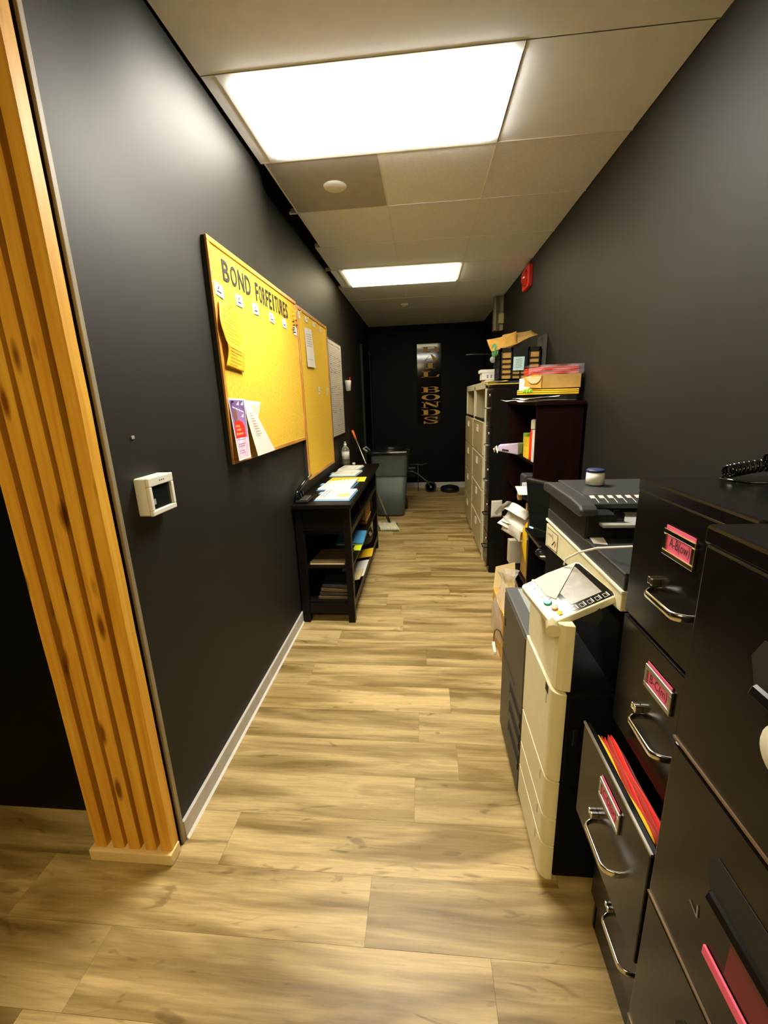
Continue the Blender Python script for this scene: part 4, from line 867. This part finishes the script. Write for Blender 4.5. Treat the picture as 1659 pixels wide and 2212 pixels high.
# ------------------------------------------------------------------ copier
t = thing('photocopier', 'large office photocopier with cream side covers and black front', 'photocopier', (.7, 1.5, 0))
def plan_skin(z0, z1, y1=1.463, xo=.375, r=.035, inn=.0, tilt=0.0):
    p = [(xo, y1), (xo, 1.125+r)]
    for k in range(1, 11): a = math.radians(180+90*k/10); p.append((xo+r+r*math.cos(a), 1.125+r+r*math.sin(a)))
    p += [(xo+r+.006, 1.125), (xo+r+.006, y1)]
    return MB().prism(p, 'z', z0, z1, False)
for z0, z1 in ((.045, .190), (.194, .302), (.306, .452), (.458, .776)):
    plan_skin(z0, z1).build('side_cover', M['cream'], t, .003)
MB().prism([(.381, 1.463), (.381, 1.165), (.386, 1.145), (.40, 1.133), (.426, 1.130), (.426, 1.463)], 'z', .782, 1.0, False).build('upper_side_cover', M['cream'], t, .003)
B(.40, 1.0, 1.148, 1.465, .05, .778).build('body', M['matte'], t); B(.50, 1.0, 1.465, 1.93, .05, .778).build('body_rear', M['blackm'], t)
B(.43, .98, 1.18, 1.85, .0, .05).build('base', M['rubber'], t)
B(.418, .998, 1.126, 1.147, .43, .775).build('front_door', M['matte'], t, .008)
for a, b_ in ((.31, .425), (.2, .305), (.06, .195)): B(.418, .998, 1.128, 1.147, a, b_).build('paper_tray', M['matte'], t, .005)
B(.44, .455, 1.118, 1.128, .60, .66).build('door_latch', M['blackm'], t, .002)
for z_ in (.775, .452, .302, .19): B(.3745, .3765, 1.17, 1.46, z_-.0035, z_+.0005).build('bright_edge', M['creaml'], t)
for y, z_ in ((1.185, .72), (1.19, .42), (1.195, .27), (1.2, .155)): B(.3742, .3752, y, y+.004, z_-.02, z_+.015).build('small_mark', M['greyink'], t)
B(.374, .3755, 1.172, 1.20, .742, .768).build('grip_recess', M['ink'], t)
u = B(.372, .498, 1.468, 1.885, .03, .755).build('side_unit', M['greyp'], t, .006)
B(.374, .498, 1.468, 1.885, .756, .775).build('unit_top', M['greyt'], u, .005)
MB().slab([(.425, 1.50, .7755), (.49, 1.50, .7755), (.49, 1.86, .7755), (.425, 1.86, .7755)], .002).build('top_inset', M['greyi'], u)
for z_ in (.40, .30, .20):
    B(.3695, .373, 1.472, 1.68, z_-.055, z_+.015).build('louvre_slot', M['ink'], u)
    MB().prism([(.3665, z_-.05), (.372, z_-.05), (.372, z_-.02), (.3665, z_-.03)], 'y', 1.474, 1.66).build('louvre', M['greyp'], u)
B(.370, .3725, 1.83, 1.845, .60, .64).build('latch', M['ink'], u)
B(.370, .3722, 1.60, 1.88, .455, .458).build('unit_seam', M['ink'], u)
xb = .556
B(xb+.006, 1.0, 1.17, 1.93, .78, .99).build('output_cavity', M['matte'], t)
MB().prism([(1.165, 1.03), (1.93, .966), (1.93, 1.073), (1.165, 1.091)], 'x', xb, 1.0).build('scanner_band', M['cream'], t, .003)
B(xb+.002, 1.0, 1.162, 1.93, 1.0935, 1.143).build('scanner_bed', M['dkgrey'], t, .004)
B(xb-.004, xb+.02, 1.160, 1.935, 1.086, 1.096).build('bed_rim', M['creaml'], t, .002)
B(xb-.001, 1.0, 1.160, 1.47, 1.144, 1.150).build('platen_cover', M['dkgrey'], t, .003)
m = MB().slab([(.565, 1.415, 1.151), (.605, 1.40, 1.151), (.625, 1.50, 1.151), (.580, 1.515, 1.151)], .001); m.build('white_label', M['white'], t)
B(xb+.002, .66, 1.475, 1.92, 1.144, 1.235).build('feeder_body', M['blackm'], t, .006)
prof = [(1.475, 1.228), (1.455, 1.238), (1.452, 1.255), (1.475, 1.268), (1.56, 1.276), (1.86, 1.276), (1.92, 1.262), (1.925, 1.23)]
MB().prism(prof, 'x', .528, .588).build('feeder_cover', M['dkgrey'], t, .010, 0, 3)
MB().prism([(1.555, 1.235), (1.555, 1.252), (1.63, 1.272), (1.92, 1.274), (1.92, 1.235)], 'x', .589, 1.0).build('paper_guide', M['dkgrey'], t, .004)
n = Vector((0, -.3, 1)).normalized()
m = MB()
def gp(x, s): return (x, 1.555+.075*s, 1.2526+.0198*s)
for k in range(9):
    x = .612+.032*k
    m.add([gp(x, .55), gp(x+.018, .55), gp(x+.018, .85), gp(x, .85)], [(0, 1, 2, 3)])
    if k < 6:
        m.add([gp(x+.016, .1), gp(x+.019, .1), gp(x+.019, .55), gp(x+.016, .55)], [(0, 1, 2, 3)])
m.xf(Matrix.Translation((0, -.0008, .0012))).build('size_marks', M['offw'], t)
B(.600, .99, 1.44, 1.66, 1.196, 1.208).build('feed_tray', M['greyi'], t, .004)
MB().prism([(.645, 1.209), (.685, 1.209), (.685, 1.235), (.67, 1.248), (.65, 1.248)], 'y', 1.48, 1.485).build('tray_stop', M['blackg'], t)
B(.66, .99, 1.475, 1.92, 1.15, 1.194).build('feeder_base', M['blackm'], t)
# logo sticker on the band
def bandpt(u, v): y = 1.93-(.225)*u; return (xb-.0015, y, .985+(1.068-.985)*v)
t2 = MB(); qa = [(xb-.001, 1.90, .978), (xb-.001, 1.755, .992), (xb-.001, 1.755, 1.068), (xb-.001, 1.90, 1.062)]
k_ = MB().slab([qa[0], qa[1], qa[2], qa[3]], .0008).build('sticker', M['cream'], t)
Q = [Vector(p)+Vector((-.0016, 0, 0)) for p in qa]; m = MB()
for a, b_ in ((0, 1), (1, 2), (2, 3), (3, 0)): m.add(strip(Q[a], Q[b_], .003, (-1, 0, 0)), [(0, 1, 2, 3)])
m.add(strip(quadpt(Q, .5, .2), quadpt(Q, .78, .55), .006, (-1, 0, 0)), [(0, 1, 2, 3)]); m.add(strip(quadpt(Q, .60, .5), quadpt(Q, .5, .85), .005, (-1, 0, 0)), [(0, 1, 2, 3)])
for k in range(4): m.add(strip(quadpt(Q, .1+.1*k, .62), quadpt(Q, .14+.1*k, .75), .004, (-1, 0, 0)), [(0, 1, 2, 3)])
m.build('sticker_print', M['ink'], k_)
m = MB(); m.add(strip(quadpt(Q, .78, .22), quadpt(Q, .86, .5), .010, (-1, 0, 0)), [(0, 1, 2, 3)]); m.build('orange_swoosh', M['orange'], k_)
# control panel
PA, PB, PC, PD = Vector((.316, 1.349, 1.027)), Vector((.516, 1.402, 1.093)), Vector((.553, 1.203, 1.063)), Vector((.362, 1.151, .996))
PC = PB+PD-PA
Qp = [PD, PC, PB, PA]; pn = (PC-PD).cross(PA-PD).normalized()
body = MB(); poly = rrect(0, 1, 0, 1, .07, 4)
top = [quadpt(Qp, u, v) for u, v in poly]; bot = [p-pn*.026 for p in top]
body.loft([bot, top], False); cp = body.build('control_panel', M['creaml'], t, .004)
def pp(u, v, k=.0008): return quadpt(Qp, u, v)+pn*k
def pquad(poly, name, mt, k=.0008): return MB().add([pp(u, v, k) for u, v in poly], [list(range(len(poly)))]).build(name, mt, cp)
pquad([(.33, .03), (.97, .03), (.99, .10), (.97, .93), (.93, .97), (.33, .44)], 'black_surround', M['blackg'], .0007)
pquad([(.41, .18), (.88, .18), (.885, .88), (.875, .905), (.40, .48)], 'touch_screen', M['screen'], .0014)
sh = MB().slab([pp(.22, .42, .0026), pp(.33, .42, .0026), pp(.94, .955, .0026), pp(.22, .955, .0026)], .0012)
sh = MB().add([pp(.21, .55, .0022), pp(.29, .40, .0022), pp(.955, .985, .0022), pp(.45, 1.01, .0022), pp(.22, .98, .0022)], [(0, 1, 2, 3, 4)]).build('taped_paper', M['offw'], cp, 0, .0006)
m = MB()
for k in range(5):
    u = .375+.118*k
    for a in ((u, u+.055, .055, .062), (u, u+.055, .125, .132), (u, u+.005, .06, .13), (u+.05, u+.055, .06, .13)): m.add([pp(a[0], a[2], .0016), pp(a[1], a[2], .0016), pp(a[1], a[3], .0016), pp(a[0], a[3], .0016)], [(0, 1, 2, 3)])
    m.add([pp(u+.066, .06, .0016), pp(u+.082, .06, .0016), pp(u+.082, .15, .0016), pp(u+.066, .15, .0016)], [(0, 1, 2, 3)])
m.build('key_icons', M['offw'], cp)
def button(u, v, r, mt, name):
    c_ = pp(u, v, 0); ux = (PC-PD).normalized(); uy = pn.cross(ux)
    MB().loft([[c_+(ux*math.cos(a)+uy*math.sin(a))*rr+pn*h for a in [k*2*math.pi/20 for k in range(20)]] for rr, h in ((r, 0), (r, .004), (r*.8, .006))]).build(name, mt, cp)
button(.16, .40, .0125, M['teal'], 'start_button'); button(.185, .24, .0095, M['orbut'], 'stop_button')
pquad([(.17, .08), (.225, .08), (.225, .16), (.17, .16)], 'reset_button', M['amber'], .003)
m = MB()
c_ = pp(.10, .93, .0008); ux = (PC-PD).normalized(); uy = pn.cross(ux); n_ = 16
for k in range(n_):
    a, b_ = 2*math.pi*k/n_, 2*math.pi*(k+1)/n_
    m.add([c_+(ux*math.cos(a)+uy*math.sin(a))*.010, c_+(ux*math.cos(b_)+uy*math.sin(b_))*.010, c_+(ux*math.cos(b_)+uy*math.sin(b_))*.0085, c_+(ux*math.cos(a)+uy*math.sin(a))*.0085], [(0, 1, 2, 3)])
for v in (.82, .70, .58):
    m.add([pp(.12, v-.03, .0008), pp(.17, v-.03, .0008), pp(.17, v-.022, .0008), pp(.12, v-.022, .0008)], [(0, 1, 2, 3)]); m.add([pp(.12, v-.03, .0008), pp(.126, v-.03, .0008), pp(.126, v+.03, .0008), pp(.12, v+.03, .0008)], [(0, 1, 2, 3)])
    m.add([pp(.165, v-.03, .0008), pp(.17, v-.03, .0008), pp(.17, v+.02, .0008), pp(.165, v+.02, .0008)], [(0, 1, 2, 3)])
for v in (.93, .82, .70, .58, .45, .27, .12): m.add([pp(.21, v, .0008), pp(.245, v, .0008), pp(.245, v+.025, .0008), pp(.21, v+.025, .0008)], [(0, 1, 2, 3)])
m.build('key_print', M['greyink'], cp)
hg = PD-pn*.016+Vector((.003, -.004, 0)); ax = Vector((.25, 1, .12)).normalized()
MB().tube([hg-ax*.012, hg+ax*.20], .0205, 24).build('hinge_barrel', M['cream'], t)
MB().tube([PC*.6+PD*.4-pn*.03, Vector((.50, 1.25, .985))], .03, 12).build('panel_arm', M['blackm'], t)
o = MB().tube([(.463, 1.385, 1.085), (.47, 1.39, 1.105), (.50, 1.36, 1.140), (.535, 1.31, 1.172), (.575, 1.24, 1.20), (.62, 1.17, 1.228), (.66, 1.09, 1.25), (.70, 1.055, 1.25)], .0035, 8).build('cable', M['whitep']); tag(o, 'pale grey cable arching from the copier panel towards the black cabinet', 'cable')
t = thing('wipes_tub', 'white tub with a purple lid behind the copier feeder', 'tub', (.69, 1.79, 1.278))
MB().lathe([(.001, 0), (.036, 0), (.034, .05), (.001, .05)], (.70, 1.80, 1.278), 22).build('body', M['white'], t); MB().lathe([(.001, .05), (.035, .05), (.035, .058), (.03, .062), (.001, .062)], (.70, 1.80, 1.278), 22).build('lid', M['navy'], t)

# ------------------------------------------------------------------ near filing cabinets
def cabinet(label, x0, x1, y0, y1, H, pulls, zt):
    t = thing('filing_cabinet', label, 'filing cabinet', ((x0+x1)/2, (y0+y1)/2, 0))
    B(x0+.022, x1, y0, y0+.01, .0, H-.03).build('side_panel', M['black'], t); B(x0+.022, x1, y1-.01, y1, .0, H-.03).build('side_panel', M['black'], t)
    B(x0+.002, x1, y0-.002, y1+.002, H-.032, H).build('top_panel', M['black'], t, .006)
    B(x1-.01, x1, y0+.01, y1-.01, 0, H-.03).build('back_panel', M['black'], t); B(x0+.02, x1-.01, y0+.01, y1-.01, .0, .10).build('plinth', M['black'], t)
    f = MB(); f.box(x0+.02, x0+.03, y0, y0+.018, 0, H-.03); f.box(x0+.02, x0+.03, y1-.018, y1, 0, H-.03); f.build('front_frame', M['black'], t)
    ds = []
    for k, px in enumerate(pulls):
        za, zb = zt[k+1]+.004, zt[k]-.004; xf = x0-px
        d_ = B(xf, xf+.02, y0+.008, y1-.008, za, zb-(.0 if px < .02 else .012)).build('drawer', M['black'], t, .004); d_.name = 'drawer'
        if px > .02:
            m = MB(); m.box(xf+.02, x1-.06, y0+.02, y0+.024, za, zb-.10); m.box(xf+.02, x1-.06, y1-.024, y1-.02, za, zb-.10); m.box(xf+.02, x1-.06, y0+.02, y1-.02, za, za+.006); m.build('drawer_tray', M['black'], d_)
            B(xf-.001, xf+.004, y0+.008, y1-.008, zb-.014, zb-.008).build('rim', M['steel'], d_)
        ds.append((d_, xf, za, zb))
    return t, ds
zt = (1.425, 1.105, .785, .465, .145)
CY0, CY1 = .662, 1.035
cB, dB = cabinet('black four-drawer filing cabinet with pink drawer labels and a drawer pulled out', .50, 1.04, CY0, CY1, 1.446, (0, 0, .07, 0), zt)
def bow(xf, ya, yb, z, d_, mt='chrome'):
    p = [(xf+.002, yb, z)]
    for k in range(7): a = math.pi/2*k/6; p.append((xf-.034*math.sin(a), yb-.022*(1-math.cos(a)), z))
    for k in range(7): a = math.pi/2*(1-k/6); p.append((xf-.034*math.sin(a), ya+.022*(1-math.cos(a)), z))
    p.append((xf+.002, ya, z))
    MB().tube(p, .006, 8, (.0035, .009)).build('handle', M[mt], d_)
def latch(xf, y, z, d_):
    m = MB(); m.box(xf-.018, xf+.001, y, y+.009, z, z+.016); m.box(xf-.018, xf+.001, y+.012, y+.021, z, z+.016); m.build('thumb_latch', M['chrome'], d_, .002)
def holder(xf, ya, yb, za, zb, d_, s, fm='chrome'):
    m = MB(); w_ = .011
    for a in ((ya, yb, za, za+w_), (ya, yb, zb-w_, zb), (ya, ya+w_, za+w_, zb-w_), (yb-w_, yb, za+w_, zb-w_)): m.box(xf-.006, xf, *a)
    m.build('label_holder', M[fm], d_, .0015)
    c_ = B(xf-.0032, xf-.0015, ya+.006, yb-.004, za+.006, zb+.007).build('label_card', M['pink'], d_); c_['label'] = 'pink handwritten card'
    if s:
        x = xf-.0034; o = text_on(s, (x, yb-w_-.010, za+w_+.004), (0, -1, 0), (0, 0, 1), (yb-ya)-2*w_-.016, (zb-za)-2*w_-.008, (-.0004, 0, 0)); o.build('handwriting', M['ink'], d_)
for (d_, xf, za, zb), s, fm in zip(dB, ('A-B(ow)', 'B-C(m)', 'C-D(or)', ''), ('chrome', 'steel', 'steel', 'steel')):
    bow(xf, .765, .895, zb-.197, d_); latch(xf, .888, zb-.185, d_)
    if s: holder(xf, .787, .893, zb-.110, zb-.054, d_, s, fm)
# red hanging folders in the pulled drawer
t3, xf3, za3, zb3 = dB[2]
for k in range(8):
    mt = ('amber', 'redf', 'red', 'redf', 'red', 'dred', 'manila', 'kraft')[k]; x = xf3+.024+.0072*k
    if x > .497: break
    zz = zb3-.022+.004*math.sin(k*2.1)
    o = MB().grid(lambda u, v: (x+.0018*math.sin(u*11+k)+.002*v, CY0+.045+(CY1-CY0-.09)*u, zb3-.25+(zz-zb3+.25)*v+(.004*math.sin(u*9+k*1.7) if v > .9 else 0)), 14, 4).build('hanging_folder', M[mt], None, 0, .0022)
    tag(o, ('yellow folder at the very front of the pulled-out drawer', 'red folder just behind the yellow one in the drawer', 'second red folder from the front in the drawer', 'third red folder from the front in the drawer', 'fourth red folder from the front in the drawer', 'dark red folder behind the brighter red ones in the drawer', 'manila folder behind the red ones in the drawer', 'brown folder farthest back in the drawer')[k], 'folder', 'hanging folders in the pulled-out drawer')
zA = (1.42, 1.066, .712, .36, .02)
cA, dA = cabinet('black filing cabinet nearest the camera at the right edge, with recessed pulls', .42, .98, .275, .655, 1.445, (0, 0, 0, 0), zA)
for i, (d_, xf, za, zb) in enumerate(dA):
    zc = zb-.11
    MB().prism([(.33, zc-.04), (.51, zc-.04), (.525, zc), (.51, zc+.03), (.33, zc+.03)], 'x', xf-.0015, xf+.001).build('pull_recess', M['ink'], d_)
    MB().prism([(xf-.010, zc-.046), (xf, zc-.046), (xf, zc-.030), (xf-.006, zc-.034)], 'y', .33, .51).build('pull_lip', M['black'], d_, .002)
    B(xf-.003, xf+.001, .285, .645, za, za+.004).build('worn_edge', M['worn'], d_)
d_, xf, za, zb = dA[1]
B(xf-.005, xf-.001, .31, .50, .806, .824).build('pink_tab', M['pink'], d_, .001)
B(xf-.0022, xf-.0005, .29, .46, .832, .905).build('red_reflection', M['dred'], d_)  # pink card's red reflection on the drawer, painted as a flat dark-red plate
m = MB(); m.add(strip((xf-.0015, .545, .846), (xf-.0015, .525, .838), .0025, (-1, 0, 0)), [(0, 1, 2, 3)]); m.add(strip((xf-.0015, .525, .838), (xf-.0015, .528, .860), .0025, (-1, 0, 0)), [(0, 1, 2, 3)]); m.build('scratch', M['greyink'], d_)
d_, xf, za, zb = dA[0]
MB().lathe([(.001, -.006), (.032, -.006), (.035, -.003), (.035, 0)], (xf, .450, 1.218), 24, 'x').build('round_sticker', M['creaml'], d_)
# coiled cord on the cabinet top
t = thing('coiled_cord', 'glossy black coiled telephone cord heaped on top of the black filing cabinet', 'cord', (.8, 1.0, 1.446))
random.seed(9)
path = [Vector(p) for p in ((.66, .985, 1.464), (.70, 1.0, 1.468), (.75, 1.005, 1.474), (.81, .99, 1.474), (.87, .975, 1.468), (.93, .96, 1.466), (.97, .93, 1.465))]
def catm(P, t_):
    n = len(P)-1; i = min(int(t_*n), n-1); f = t_*n-i; p0, p1, p2, p3 = P[max(i-1, 0)], P[i], P[i+1], P[min(i+2, n)]
    return .5*((2*p1)+(p2-p0)*f+(2*p0-5*p1+4*p2-p3)*f*f+(3*p1-p0-3*p2+p3)*f**3)
def coil(P, turns, r, wr):
    pts = []; n = turns*12
    for k in range(n+1):
        s = k/n; c_ = catm(P, s); d_ = (catm(P, min(s+.01, 1))-catm(P, max(s-.01, 0))).normalized(); a = d_.cross(Vector((0, 0, 1))).normalized(); b_ = a.cross(d_)
        th = 2*math.pi*turns*s; pts.append(c_+a*math.cos(th)*r+b_*math.sin(th)*r)
    return MB().tube(pts, wr, 6)
coil(path, 24, .0125, .0032).build('coil', M['blackg'], t)
path2 = [p+Vector((.03, -.05, -.0005)) for p in path[1:]]
coil(path2, 20, .0125, .0032).build('coil', M['blackg'], t)
path3 = [p+Vector((.03, -.025, .022)) for p in path[1:5]]
coil(path3, 14, .0125, .0032).build('coil', M['blackg'], t)
MB().tube([(.655, .99, 1.452), (.64, .975, 1.451), (.66, .93, 1.451), (.72, .91, 1.451), (.80, .90, 1.451)], .003, 6).build('straight_lead', M['blackg'], t)
